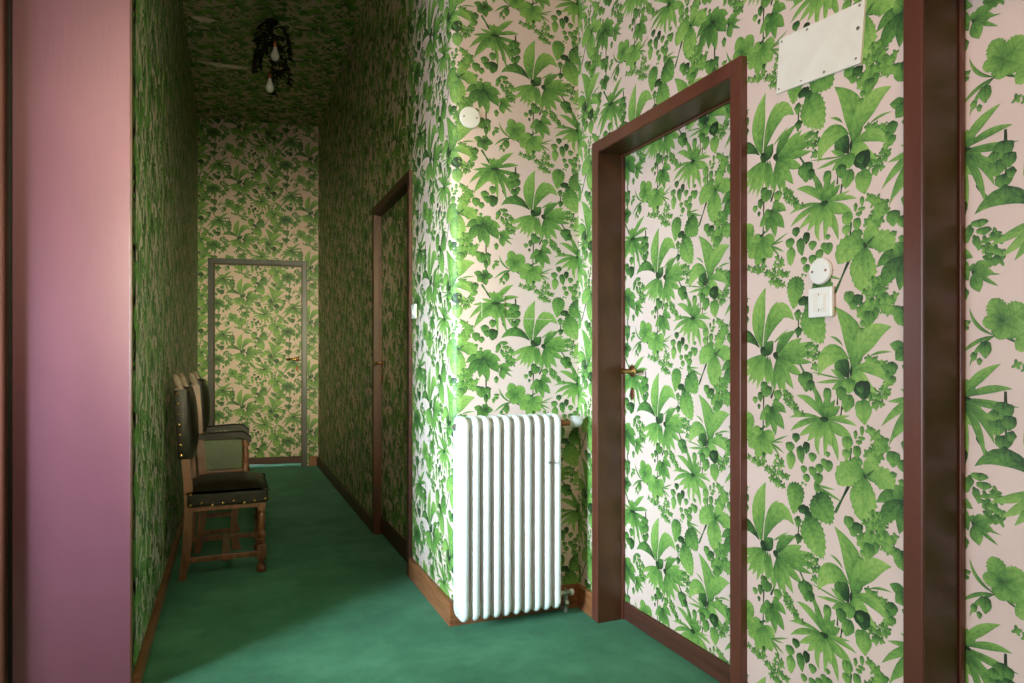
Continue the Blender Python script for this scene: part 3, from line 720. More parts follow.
def paper(name,mapfn,rects,origin,parent=None,splits=None,kind='structure',extra=None):
    """mesh in wall coordinates (s along, q up, h out of the wall) wrapped by mapfn; rects are the papered rectangles"""
    co=[];at=[];faces=[];mats=[];nv=0
    for (s0,s1,q0,q1) in rects:
        cuts=[s0]+[c for c in (splits or []) if s0<c<s1]+[s1]
        for a,b_ in zip(cuts,cuts[1:]):
            for p in ((a,q0),(b_,q0),(b_,q1),(a,q1)): co.append((*p,0)); at.append((0,0,0))
            faces.append([nv,nv+1,nv+2,nv+3]); mats.append(0); nv+=4
        i0=int(math.floor((s0-origin[0]-.5)/LAT_P)); i1=int(math.ceil((s1-origin[0]+.5)/LAT_P))
        for i in range(i0,i1+1):
            j0=int(math.floor((q0-origin[1]-i*LAT_Q-.6)/VER_Q)); j1=int(math.ceil((q1-origin[1]-i*LAT_Q+.6)/VER_Q))
            for j in range(j0,j1+1):
                ds=origin[0]+i*LAT_P; dq=origin[1]+i*LAT_Q+j*VER_Q
                V=MV.copy(); V[:,0]+=ds; V[:,1]+=dq
                ins=(V[:,0]>=s0)&(V[:,0]<=s1)&(V[:,1]>=q0)&(V[:,1]<=q1)
                codes=np.stack([V[:,0]<s0,V[:,0]>s1,V[:,1]<q0,V[:,1]>q1],1)
                fin=ins[MF].all(1)
                fout=codes[MF].all(1).any(1)
                kf=MF[fin]
                if len(kf):
                    used=np.unique(kf); remap=-np.ones(len(V),int); remap[used]=np.arange(len(used))+nv
                    co.extend(map(tuple,V[used,:3])); at.extend(map(tuple,V[used,3:])); nv+=len(used)
                    faces.extend([f if f[2]!=f[3] else f[:3] for f in remap[kf].tolist()]); mats.extend([1]*len(kf))
                for f in MF[~fin&~fout]:
                    P=[V[k] for k in (f if f[2]!=f[3] else f[:3])]
                    for ax,val,sg in ((0,s0,1),(0,s1,-1),(1,q0,1),(1,q1,-1)):
                        P=clip_poly(P,ax,val,sg)
                        if len(P)<3: break
                    if len(P)>=3:
                        for p in P: co.append(tuple(p[:3])); at.append(tuple(p[3:]))
                        faces.append(list(range(nv,nv+len(P)))); mats.append(1); nv+=len(P)
    pts=[mapfn(*c) for c in co]
    if extra:                       # plain backing boxes (edges of a door leaf and so on)
        for (x0,x1,y0,y1,z0,z1) in extra:
            c=[(x0,y0,z0),(x1,y0,z0),(x1,y1,z0),(x0,y1,z0),(x0,y0,z1),(x1,y0,z1),(x1,y1,z1),(x0,y1,z1)]
            pts+=c; at+=[(0,0,0)]*8
            for f in ((0,1,2,3),(4,5,6,7),(0,1,5,4),(1,2,6,5),(2,3,7,6),(3,0,4,7)): faces.append([nv+k for k in f]); mats.append(2)
            nv+=8
    me=bpy.data.meshes.new(name); me.from_pydata(pts,[],faces); me.update()
    me.materials.append(M['paper']); me.materials.append(M['leaf']); me.materials.append(M['brown'])
    me.polygons.foreach_set('material_index',mats)
    a=me.attributes.new('leaf','FLOAT_VECTOR','POINT'); a.data.foreach_set('vector',np.array(at,dtype=np.float32).ravel())
    o=bpy.data.objects.new(name,me); link(o,parent)
    if kind: o['kind']=kind
    return o
# ------------------------------------------------------------------ room dimensions
XL,XC,XR,YK,CZ=-.305,.868,1.47,2.765,3.60      # left wall, corridor right wall, right wall, radiator wall, ceiling
YF0,YF1=7.68,7.50                                # far wall at its left and right ends
XW,YB=-2.7,-1.8                                  # window wall and back wall
RC=.045                                          # rounding of the projecting corner
LC=XR-XC
def main_path(s,q,h):
    """corridor right wall, rounded corner, radiator wall, right wall: one run of paper"""
    if s>=0: return (XR-h,YK-s,q)
    if s>=-LC+RC: return (XR+s,YK-h,q)
    arc=RC*math.pi/2; t=(-LC+RC)-s
    cx,cy=XC+RC,YK+RC
    if t<arc:
        a=t/RC; return (cx-math.sin(a)*(RC+h),cy-math.cos(a)*(RC+h),q)
    return (XC-h,cy+(t-arc),q)
def s_of_y(y): return -LC+RC-RC*math.pi/2-(y-(YK+RC))
OR=(-.005,H+.465)
# setting
obj('floor',boxes([(-3.0,3.0,-2.1,8.6,-.05,0)]),M['carpet'])['kind']='structure'
sD=lambda y:YK-y
# right wall (door openings cut out)
D1=(1.69,2.57,2.03); D2=(.185,1.09,2.03)
paper('wall_right',main_path,[(0,sD(D1[1]),0,CZ),(sD(D1[1]),sD(D1[0]),D1[2],CZ),(sD(D1[0]),sD(D2[1]),0,CZ),(sD(D2[1]),sD(D2[0]),D2[2],CZ),(sD(D2[0]),sD(YB),0,CZ)],(OR[0]-.004,OR[1]-.048))
arcsp=[-LC+RC-RC*math.pi/2*k/8 for k in range(9)]
sc0=arcsp[5]
paper('wall_radiator',main_path,[(-LC+RC,0,0,CZ)]+[(arcsp[k+1],arcsp[k],0,CZ) for k in range(5)],OR)
CD=(3.475,4.405,2.075)
paper('wall_corridor_right',main_path,[(arcsp[k+1],arcsp[k],0,CZ) for k in range(5,8)]+[(s_of_y(CD[0]),arcsp[8],0,CZ),(s_of_y(CD[1]),s_of_y(CD[0]),CD[2],CZ),(s_of_y(YF1),s_of_y(CD[1]),0,CZ)],OR)
paper('wall_corridor_left',lambda s,q,h:(XL+h,s,q),[(2.607,YF0,0,CZ)],(.2,1.3))
# far wall, slightly askew
def far_path(s,q,h):
    t=(s-XL)/(XC-XL); nx,ny=(YF1-YF0),-(XC-XL); l=math.hypot(nx,ny)
    return (s+h*nx/l,YF0+(YF1-YF0)*t+h*ny/l,q)
FD=(-.185,.735,2.135)
paper('wall_far',far_path,[(XL,FD[0],0,CZ),(FD[0],FD[1],FD[2],CZ),(FD[1],XC,0,CZ)],(.30,H-.08))
paper('ceiling',lambda s,q,h:(s,q,CZ-h),[(XL,XC,YK,YF0),(-2.7,XR,YB,YK)],(.1,.2))
# plain parts of the front room
obj('wall_pink',boxes([(-.69,XL,2.60,2.72,0,CZ)],bev=.004),M['pink'])['kind']='structure'
bm=bmesh.new(); box(bm,-.83,-.646,2.555,2.62,0,CZ,bev=.006)
obj('trim_left',bm,M['brown'])['kind']='structure'
obj('trim_groove',boxes([(-.648,-.636,2.590,2.602,0,CZ)]),M['iron'])['kind']='structure'
obj('trim_corner',boxes([(XL-.0045,XL+.004,2.592,2.606,0,CZ)],bev=.002),M['reveal'])['kind']='structure'
obj('wall_front',boxes([(XW,-.82,2.62,2.72,0,CZ)]),M['plaster'])['kind']='structure'
WY0,WY1,WZ0,WZ1=.45,1.95,.45,1.95
obj('wall_window',boxes([(XW-.12,XW,YB,WY0,0,CZ),(XW-.12,XW,WY1,2.72,0,CZ),(XW-.12,XW,WY0,WY1,0,WZ0),(XW-.12,XW,WY0,WY1,WZ1,CZ)]),M['plaster'])['kind']='structure'
obj('wall_back',boxes([(XW-.12,XR+.1,YB-.1,YB,0,CZ)]),M['plaster'])['kind']='structure'
w=empty('window_1',(XW-.06,(WY0+WY1)/2,WZ0)); w['kind']='structure'
ym=(WY1-WY0)/2; hz=WZ1-WZ0
bm=boxes([(-.03,.03,-ym,-ym+.06,0,hz),(-.03,.03,ym-.06,ym,0,hz),(-.03,.03,-ym,ym,0,.06),(-.03,.03,-ym,ym,hz-.06,hz),(-.03,.03,-.035,.035,0,hz),(-.02,.02,-ym,ym,hz*.42,hz*.42+.045)],bev=.003)
obj('window_frame',bm,M['white'],w)
# baseboards
def bb(name,lst,mat): 
    o=obj(name,boxes(lst,bev=.003),mat); o['kind']='structure'
bb('baseboard_corner',[(XC-.018,XC,YK-.018,CD[0]-.02,0,.104),(XC-.001,XR-.016,YK-.0175,YK,0,.1035)],M['base'])
bb('baseboard_right',[(XR-.018,XR,2.575,YK,0,.104)],M['base'])
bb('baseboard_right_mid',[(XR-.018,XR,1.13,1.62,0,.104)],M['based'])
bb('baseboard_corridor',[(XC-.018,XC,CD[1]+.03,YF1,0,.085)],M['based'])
bb('baseboard_left',[(XL,XL+.022,2.61,YF0,0,.055)],M['base'])
bb('baseboard_far',[(XL,FD[0]-.035,YF0-.02,YF0,0,.10),(FD[1]+.04,XC,YF1-.005,YF1+.03,0,.10)],M['base'])
# ------------------------------------------------------------------ doors
def lever(parent,loc,rot,L=.10,s=1,kz=-.095):
    """rosette, neck and lever; local x points out of the leaf, lever runs along local y"""
    h=empty('door_handle',loc,0,parent); h.rotation_euler=rot
    X=axis((0,0,0),(0,R(90),0))
    obj('rosette',lathe(bmesh.new(),[(.025,0),(.025,.004),(.020,.008),(.008,.010)],20,X),M['copper'],h,smooth=True)
    bm=bmesh.new(); tube(bm,[(.008,0,0),(.045,0,0),(.056,s*.006,0),(.060,s*.02,0)],[.008,.008,.010,.010],10)
    tube(bm,[(.060,-s*.012,0),(.060,s*.02,0),(.060,s*.06,0),(.058,s*L,0),(.057,s*(L+.006),0)],[.007,.0125,.010,.011,.005],10)
    obj('lever',bm,M['brass'],h,smooth=True)
    k=lathe(bmesh.new(),[(.020,0),(.020,.003),(.014,.006),(.005,.006)],20,axis((0,0,kz),(0,R(90),0))@Matrix.Diagonal((1.25,.8,1,1)))
    box(k,.0055,.0068,-.003,.003,kz-.011,kz+.006)
    obj('keyhole_plate',k,M['copper'],h,smooth=True)
def door_x(name,X,y0,y1,ztop,prot,depth,leafx,mat,rev,pm,ori,hy,hs,mapper,label=None,cw=.05,gap=.004,kick=.075,hz=1.073):
    """door in a wall facing -x: y0,y1 outer casing edges; X wall plane"""
    d=empty(name,(X,(y0+y1)/2,0)); d['kind']='structure'
    def loc(b): return (b[0]-X,b[1]-X,b[2]-(y0+y1)/2,b[3]-(y0+y1)/2,b[4],b[5])
    xf=X-prot
    obj('casing',boxes([loc(b) for b in ((xf,X+.02,y0,y0+cw,0,ztop),(xf,X+.02,y1-cw,y1,0,ztop),(xf,X+.02,y0+cw,y1-cw,ztop-cw,ztop))],bev=.004),mat,d)
    yi0,yi1,zi=y0+cw+.002,y1-cw-.002,ztop-cw-.002
    obj('reveal',boxes([loc(b) for b in ((xf+.003,X+depth,yi0-.012,yi0,0,zi),(xf+.003,X+depth,yi1,yi1+.012,0,zi),(xf+.003,X+depth,yi0,yi1,zi,zi+.012))]),rev,d)
    # rounded stop bead in front of the leaf
    obj('stop_bead',boxes([loc(b) for b in ((leafx-.018,leafx-.002,yi0,yi0+.006,0,zi),(leafx-.018,leafx-.002,yi1-.006,yi1,0,zi),(leafx-.018,leafx-.002,yi0,yi1,zi-.006,zi))],bev=.0025),mat,d)
    p=paper('door_leaf',mapper(leafx),[(YK-yi1,YK-yi0,gap+kick,zi)],ori,parent=d,kind=None,extra=[(leafx+.0005,leafx+.04,yi0,yi1,gap,zi)])
    p.location=(-X,-(y0+y1)/2,0)
    obj('kick_board',boxes([loc((leafx-.012,leafx,yi0+.012,yi1-.012,gap,gap+kick))],bev=.003),M['kick'],d)
    if hy is not None: lever(d,(leafx-X,hy-(y0+y1)/2,hz),(0,0,R(180)),s=hs)
    return d
mp=lambda lx:(lambda s,q,h:(lx-h,YK-s,q))
door_x('door_1',XR,1.665,2.598,2.055,.025,.13,1.58,M['brown'],M['reveal'],None,(OR[0]-.01,OR[1]-.025),2.485,1,mp)
door_x('door_2',XR,.160,1.121,2.055,.025,.13,1.58,M['brown'],M['reveal'],None,(OR[0],OR[1]-.05),None,1,mp)
mp2=lambda lx:(lambda s,q,h:(lx-h,YK-s,q))
door_x('door_3',XC,3.445,4.435,2.10,.018,.10,XC+.035,M['kick'],M['reveal'],None,(.33,1.2),4.36,1,mp2,gap=.018,kick=.10,hz=1.10)
# far door
d=empty('door_4',(far_path(.275,0,0)[0],far_path(.275,0,0)[1],0),math.atan2(YF1-YF0,XC-XL)); d['kind']='structure'
hw=.487
obj('casing',boxes([(-hw,-hw+.05,-.03,.03,0,2.165),(hw-.05,hw,-.03,.03,0,2.165),(-hw+.05,hw-.05,-.03,.03,2.115,2.165)],bev=.004),M['greyframe'],d)
obj('reveal',boxes([(-hw+.05,-hw+.06,-.02,.08,0,2.115),(hw-.06,hw-.05,-.02,.08,0,2.115),(-hw+.05,hw-.05,-.02,.08,2.105,2.115)]),M['reveal'],d)
p=paper('door_leaf',lambda s,q,h:(s,.03-h,q),[(-hw+.06,hw-.06,.10,2.105)],(.05,H-.1),parent=d,kind=None,extra=[(-hw+.06,hw-.06,.0305,.07,.028,2.105)])
obj('kick_board',boxes([(-hw+.062,hw-.062,.016,.03,.028,.10)],bev=.003),M['kick'],d)
lever(d,(hw-.105,.03,1.13),(0,0,R(-90)),s=-1,kz=-.10)
# bright rooms behind the doors
obj('floor_beyond',boxes([(-1.2,2.2,7.78,9.6,-.02,.002)]),M['tile'])['kind']='structure'
obj('floor_beyond_side',boxes([(XC+.08,3.0,3.1,4.9,-.02,.002)]),M['tile'])['kind']='structure'
# ------------------------------------------------------------------ radiator
rad=empty('radiator',(.874,2.665,0)); tag(rad,'white ten-section column radiator under the round wall cap at the wall corner','radiator')
def section_bm():
    bm=bmesh.new(); y0,y1,z0,z1=-.072,.066,.058,.890
    def loop(ins,rc,n=6):
        pts=[]
        for cx,cy,a0 in ((y1-ins-rc,z1-ins-rc,0),(y0+ins+rc,z1-ins-rc,90),(y0+ins+rc,z0+ins+rc,180),(y1-ins-rc,z0+ins+rc,270)):
            for k in range(n+1):
                a=R(a0+90*k/n); pts.append((cx+rc*math.cos(a),cy+rc*math.sin(a)))
        return pts
    # outer bent tube
    P=loop(.0135,.028); ring=[Vector((0,a,b)) for a,b in P]; n=len(ring); nn=12; rings=[]
    for i in range(n):
        t=(ring[(i+1)%n]-ring[i-1]).normalized(); a=Vector((1,0,0)); b=a.cross(t)
        rings.append([bm.verts.new(ring[i]+a*math.cos(k/nn*2*math.pi)*.0148+b*math.sin(k/nn*2*math.pi)*.0135) for k in range(nn)])
    for i in range(n):
        A,B=rings[i],rings[(i+1)%n]
        for k in range(nn): bm.faces.new((A[k],A[(k+1)%nn],B[(k+1)%nn],B[k]))
    for yy in (-.022,.018): tube(bm,[(0,yy,.075),(0,yy,.875)],.0135,10)
    box(bm,-.005,.005,-.055,.05,.07,.88)
    box(bm,-.012,.012,-.058,.052,.80,.878,bev=.008); box(bm,-.012,.012,-.058,.052,.07,.14,bev=.008)
    tube(bm,[(-.0228,-.003,.845),(.0228,-.003,.845)],.020,12); tube(bm,[(-.0228,-.003,.105),(.0228,-.003,.105)],.020,12)
    return bm
s0=obj('radiator_section',section_bm(),M['white'],rad,smooth=True)
for i in range(1,10):
    c=s0.copy(); COL.objects.link(c); c.parent=rad; c.location=(.0458*i,0,0)
bm=bmesh.new(); tube(bm,[(-.019,0,.845),(-.030,0,.845)],.016,6); tube(bm,[(-.030,0,.845),(-.040,0,.845)],.006,8); obj('bleed_plug',bm,M['steel'],rad)
bm=bmesh.new(); tube(bm,[(.0458*8,-.073,.69),(.0458*8,-.085,.69)],.006,8); tube(bm,[(.0458*8,-.082,.69),(.0458*8+.018,-.084,.69)],.003,6); obj('vent_nipple',bm,M['steel'],rad)
e=.0458*9
bm=bmesh.new(); tube(bm,[(e+.018,0,.845),(e+.05,0,.845)],.017,6); tube(bm,[(e+.05,0,.845),(e+.085,0,.845)],.012,12); tube(bm,[(e+.065,0,.845),(e+.065,.10,.845)],.009,10)
obj('valve_body',bm,M['copper'],rad)
bm=lathe(bmesh.new(),[(.012,0),(.021,.004),(.026,.014),(.026,.040),(.022,.052),(.012,.058),(.002,.059)],18,axis((e+.085,0,.850),(0,R(90),0))@Matrix.Diagonal((1,1,1,1)))
obj('valve_knob',bm,M['white'],rad,smooth=True)
bm=bmesh.new(); tube(bm,[(e+.018,0,.105),(e+.045,0,.105)],.017,6); tube(bm,[(e+.045,0,.105),(e+.09,0,.105)],.011,10); tube(bm,[(e+.068,0,.12),(e+.068,0,.02)],.009,10); tube(bm,[(e+.068,0,.025),(e+.068,.10,.025)],.008,10); tube(bm,[(e+.06,0,.06),(e+.076,0,.06)],.016,6)
obj('return_valve',bm,M['steel'],rad)
obj('valve_cap',lathe(bmesh.new(),[(.010,0),(.014,.003),(.014,.014),(.008,.018)],14,axis((e+.088,0,.105),(0,R(90),0))),M['white'],rad,smooth=True)
for zz in (.2,.78):
    for xx in (.06,.33): obj('wall_bracket',boxes([(xx,xx+.015,.03,.1,zz,zz+.02)],bev=.002),M['steel'],rad)
# ------------------------------------------------------------------ small wall fittings
def rosette_cap(name,loc,rot,r,label,rzscrew=0):
    o=empty(name,loc); o.rotation_euler=rot; tag(o,label,'wall cap')
    obj('cover',lathe(bmesh.new(),[(r,0),(r,.004),(r*.93,.008),(r*.5,.0095),(.002,.010)],36),M['plastic'],o,smooth=True)
    for s in (-1,1):
        obj('screw',lathe(bmesh.new(),[(.0035,.006),(.0035,.0102),(.002,.0108)],10,axis((s*r*.62,0,0))),M['copper'],o)
    return o
rosette_cap('wall_cap',(.945,YK-.0035,H+1.033),(R(90),0,0),.046,'round white cap with two screws high on wall above the radiator')
rosette_cap('wall_cap',(XR-.0035,1.377,1.358),(R(90),0,R(-90)),.036,'round white cap with two screws directly above the light switch')
def light_switch(loc,rz,label,s=.040):
    o=empty('light_switch',loc,rz); tag(o,label,'switch')
    obj('switch_plate',box(bmesh.new(),-s,s,-.012,0,-s,s,bev=.004),M['plastic'],o)
    obj('switch_inset',box(bmesh.new(),-s*.52,s*.52,-.0135,-.011,-s*.62,s*.62,bev=.0008),M['plate'],o)
    bm=bmesh.new(); box(bm,-s*.02,s*.45,-.017,-.013,-s*.45,s*.45,bev=.001)
    obj('rocker',bm,M['plastic'],o)
    bm=bmesh.new(); box(bm,-s*.06,-s*.02,-.0142,-.0134,-s*.6,s*.6); obj('slot',bm,M['copper'],o)
light_switch((XR-.0035,1.372,1.274),R(-90),'square white light switch below the round cap right of the brown door')
light_switch((XC-.0035,3.375,1.365),R(-90),'small white light switch on corridor wall beside the corridor door frame',.036)
# cover plate
o=empty('cover_plate',(XR-.0035,1.388,1.955)); tag(o,'rectangular cream metal cover plate screwed on wall above the light switch','cover plate')
o.rotation_euler=(R(5.0),0,0)
obj('plate',box(bmesh.new(),-.004,.0045,-.144,.144,-.077,.077,bev=.0015),M['plate'],o)
for (yy,zz,r_) in ((.133,.066,.003),(.04,.068,.0035),(-.13,.068,.0035),(-.13,.012,.005),(-.13,-.062,.003),(-.03,-.066,.0035),(.133,-.066,.003),(.05,-.066,.002)):
    obj('screw',lathe(bmesh.new(),[(r_,0),(r_,.0015),(r_*.6,.0022)],10,axis((-.004,yy,zz),(0,R(-90),0))),M['screw'],o)
# papered-over box on the radiator wall
p=paper('papered_box_cover',lambda s,q,h:(XR+s,YK-.0045-h,q),[(1.0-XR,1.105-XR,1.302,1.398)],(OR[0]+.003,OR[1]-.004),kind=None,extra=[(1.0,1.105,YK-.0043,YK+.002,1.302,1.398)])
p.data.materials[2]=M['paper']; tag(p,'square wall box cover papered over with the same leaves, above radiator','wall cover')
o=obj('paper_seam',boxes([(1.107,1.335,YK-.0030,YK+.002,1.301,1.303)]),M['paper']); tag(o,'thin horizontal wallpaper seam right of the papered box cover','seam')
# loose flaps of paper on the corridor ceiling
def flap(x0,x1,y,label):
    bm=bmesh.new(); n=14; rows=[]
    for i in range(n+1):
        t=i/n; x=x0+(x1-x0)*t; d=.026*math.sin(math.pi*t)**.6*(1+.25*math.sin(t*19))+.002
        rows.append([bm.verts.new((x,y+.0,CZ-.003)),bm.verts.new((x,y-.004,CZ-.004-d*.5)),bm.verts.new((x,y+.004,CZ-.004-d)),bm.verts.new((x,y+.012,CZ-.004-d))])
    for a,b_ in zip(rows,rows[1:]):
        for k in range(3): bm.faces.new((a[k],b_[k],b_[k+1],a[k+1]))
    o=obj('loose_paper',bm,M['paperback'],smooth=True); tag(o,label,'loose paper','paper flaps on the corridor ceiling')
flap(-.25,.14,6.2,'pale edge of loose wallpaper on corridor ceiling left of the lamp, nearer the far wall')
flap(-.26,-.10,5.42,'short pale edge of loose wallpaper at the left of corridor ceiling, nearer the camera')
# ------------------------------------------------------------------ ceiling lamp
LX,LY=.285,5.28
lamp=empty('ceiling_lamp',(LX,LY,CZ)); tag(lamp,'black wrought iron leafy ceiling lamp with two bare bulbs in the corridor','ceiling lamp')
obj('ceiling_rose',lathe(bmesh.new(),[(.045,-.003),(.045,-.012),(.03,-.03),(.008,-.04)],18),M['iron'],lamp,smooth=True)
bm=bmesh.new(); tube(bm,[(0,0,-.03),(0,0,-.44)],.007,8)
for zz in (-.16,-.30,-.42): lathe(bm,[(.006,zz-.02),(.02,zz-.005),(.02,zz+.005),(.006,zz+.02)],12)
obj('stem',bm,M['iron'],lamp,smooth=True)
def iron_leaf(bm,p,d,L_,w):
    d=d.normalized(); sd=d.cross(Vector((0,0,1)))
    if sd.length<.1: sd=Vector((1,0,0))
    sd.normalize(); nn=sd.cross(d); prev=None
    for k in range(6):
        t=k/5; c=p+d*L_*t+Vector((0,0,1))*(-.25*L_*t*t); ww=w*math.sin(math.pi*(.08+.9*t))
        row=[bm.verts.new(c-sd*ww),bm.verts.new(c+nn*ww*.3),bm.verts.new(c+sd*ww)]
        if prev:
            bm.faces.new((prev[0],prev[1],row[1],row[0])); bm.faces.new((prev[1],prev[2],row[2],row[1]))
        prev=row
for k in range(16):
    a=R(137.5*k+10); zz=-.06-.055*(k%6)-.02*(k//8); ca,sa=math.cos(a),math.sin(a)
    bm=bmesh.new(); pts=[]
    for j in range(9):
        t=j/8; rr=.015+.105*math.sin(t*2.0); pts.append((ca*rr,sa*rr,zz-.07*t+.05*math.sin(t*5)))
    tube(bm,pts,[.005-.002*j/8 for j in range(9)],6)
    for j in (2,3,4,5,6,7,8):
        for s in (-1,1):
            dd=Vector((ca*.5-sa*s,sa*.5+ca*s,random.uniform(-.9,.6))); iron_leaf(bm,Vector(pts[j]),dd,random.uniform(.035,.06),.014)
    iron_leaf(bm,Vector(pts[-1]),Vector((ca,sa,-.3)),.045,.012)
    obj('leafy_arm',bm,M['iron'],lamp,smooth=True)
for (bx_,by_,zz) in ((.012,-.135,-.215),(-.018,-.03,-.405)):
    bm=bmesh.new(); tube(bm,[(0,0,zz+.03),(bx_*.6,by_*.6,zz+.035),(bx_,by_,zz+.02),(bx_,by_,zz)],.004,6); lathe(bm,[(.012,0),(.016,-.004),(.016,-.03),(.013,-.036)],14,axis((bx_,by_,zz)))
    so=obj('bulb_socket',bm,M['copper'],lamp,smooth=True)
    b_=lathe(bmesh.new(),[(.012,0),(.014,-.018),(.022,-.04),(.0295,-.06),(.029,-.076),(.021,-.092),(.008,-.1),(.001,-.101)],20,axis((bx_,by_,zz-.034)))
    obj('light_bulb',b_,M['bulb'],so,smooth=True)
# ------------------------------------------------------------------ chairs (local: +x forward, y across, origin on floor at centre of back)
def stud(bm,x,y,z,ax):
    rot={'y-':(R(90),0,0),'y+':(R(-90),0,0),'x+':(0,R(90),0),'x-':(0,R(-90),0)}[ax]
    lathe(bm,[(.0085,0),(.0078,.003),(.005,.0055),(.001,.0065)],10,axis((x,y,z),rot))
def cushion(x0,x1,y0,y1,z0,z1,bev,crown=0,ax='z'):
    bm=bmesh.new(); box(bm,x0,x1,y0,y1,z0,z1)
    bmesh.ops.subdivide_edges(bm,edges=bm.edges[:],cuts=7,use_grid_fill=True)
    cx,cy,cz=(x0+x1)/2,(y0+y1)/2,(z0+z1)/2; hx,hy,hz_=(x1-x0)/2,(y1-y0)/2,(z1-z0)/2
    for v in bm.verts:
        u,w_,t=(v.co.x-cx)/hx,(v.co.y-cy)/hy,(v.co.z-cz)/hz_
        if ax=='z' and t>0:
            f=(1-abs(u)**3)*(1-abs(w_)**3); v.co.z+=crown*f*t; 
            e=max(abs(u),abs(w_)); 
            if t>.99 and e>.99: v.co.z-=bev
        if ax=='x' and u>0:
            f=(1-abs(t)**3.5)*(1-abs(w_)**4); v.co.x+=crown*f*u
    es=[e for e in bm.edges if len(e.link_faces)==2 and e.calc_face_angle(0)>.8]
    bmesh.ops.bevel(bm,geom=es,offset=bev,segments=3,profile=.6,affect='EDGES')
    return bm
W2=.215
def rear_post(y):
    pts=[(-.012,y,0),(.004,y,.09),(.016,y,.22),(.020,y,.36),(.016,y,.50),(.006,y,.62),(-.006,y,.80),(-.020,y,.975)]
    bm=bmesh.new(); prev=None
    for i,p in enumerate(pts):
        w_=.021 if i else .017; r=[bm.verts.new((p[0]+a*w_,p[1]+b_*.017,p[2])) for a,b_ in ((-1,-1),(1,-1),(1,1),(-1,1))]
        if prev:
            for k in range(4): bm.faces.new((prev[k],prev[(k+1)%4],r[(k+1)%4],r[k]))
        else: bm.faces.new(r)
        prev=r
    bm.faces.new(prev); return bm
def finial(y):
    bm=bmesh.new(); prev=None
    for (x,z,w_,d_) in ((-.020,.972,.020,.018),(-.024,.990,.017,.016),(-.026,1.000,.022,.018),(-.033,1.020,.019,.016),(-.036,1.034,.012,.012),(-.044,1.044,.013,.010),(-.050,1.048,.004,.004)):
        r=[bm.verts.new((x+w_*math.cos(k/8*2*math.pi),y+d_*math.sin(k/8*2*math.pi),z)) for k in range(8)]
        if prev:
            for k in range(8): bm.faces.new((prev[k],prev[(k+1)%8],r[(k+1)%8],r[k]))
        else: bm.faces.new(r)
        prev=r
    bm.faces.new(prev); return bm
def front_leg(x,y,top=.375):
    bm=bmesh.new(); box(bm,x-.021,x+.021,y-.021,y+.021,top-.045,top,bev=.003)
    lathe(bm,[(.012,.160),(.019,.165),(.021,.172),(.015,.18),(.022,.19),(.024,.205),(.014,.222),(.017,.235),(.0195,.27),(.0175,.30),(.013,.315),(.020,.322),(.020,top-.045)],18,axis((x,y,0)))
    box(bm,x-.023,x+.023,y-.023,y+.023,.075,.145,bev=.003); lathe(bm,[(.012,.145),(.018,.150),(.018,.158),(.012,.162)],18,axis((x,y,0)))
    lathe(bm,[(.016,0),(.024,.008),(.026,.022),(.022,.036),(.013,.046),(.012,.056),(.020,.064),(.020,.075)],18,axis((x,y,0)))
    return bm
def leather_back(root,z0=.615,z1=.972,crown=.055):
    bm=cushion(.0,.040,-W2-.010,W2+.010,z0+.004,z1-.004,.006,crown,'x')
    box(bm,-.030,.034,-W2-.022,W2+.022,z0,z1,bev=.006)
    for v in bm.verts: v.co.x+=-.020*(v.co.z-.61)/.37
    b_=obj('backrest',bm,M['leather'],root,smooth=True)
    bm=bmesh.new()
    for i in range(7):
        z=z0+.022+i*(z1-z0-.044)/6; xx=-.012-.020*(z-.61)/.37
        stud(bm,xx,-W2-.022,z,'y-'); stud(bm,xx,W2+.022,z,'y+')
    for i in range(9):
        y=-W2+i*2*W2/8; stud(bm,.036-.020*(z0+.015-.61)/.37,y,z0+.012,'x+'); stud(bm,.036-.02,y,z1-.012,'x+')
    s=obj('nail_heads',bm,M['brass'],b_,smooth=True); s['kind']='stuff'
def make_side_chair(loc,rz,label):
    c=empty('dining_chair',loc,rz); tag(c,label,'chair')
    for y in (-W2,W2):
        obj('rear_leg',rear_post(y),M['cwood'],c); obj('finial',finial(y),M['cwoodl'],c,smooth=True); obj('front_leg',front_leg(.368,y),M['cwood'],c,smooth=False)
    leather_back(c,crown=.022)
    st=obj('seat',cushion(.012,.400,-W2-.026,W2+.026,.368,.460,.012,.030),M['leather'],c,smooth=True)
    bm=bmesh.new()
    for i in range(8):
        x=.030+i*.355/7; z=.383+.008*math.sin(i*2.1); stud(bm,x,-W2-.026,z,'y-'); stud(bm,x,W2+.026,z,'y+')
    for i in range(9): stud(bm,.400,-W2+i*2*W2/8,.386,'x+')
    stud(bm,.028,-W2-.026,.435,'y-')
    s=obj('nail_heads',bm,M['brass'],st,smooth=True); s['kind']='stuff'
    obj('seat_rail',boxes([(.01,.39,-W2-.012,W2+.012,.345,.376)],bev=.003),M['cwood'],c)
    for y in (-W2,W2): obj('side_stretcher',boxes([(.0,.36,y-.010,y+.010,.085,.112)],bev=.003),M['cwood'],c)
    obj('cross_stretcher',boxes([(.175,.215,-W2,W2,.075,.115)],bev=.004),M['cwood'],c)
    return c
make_side_chair((-.214,4.065,0),R(0),'near dark leather side chair with brass nails and turned front legs against wall')
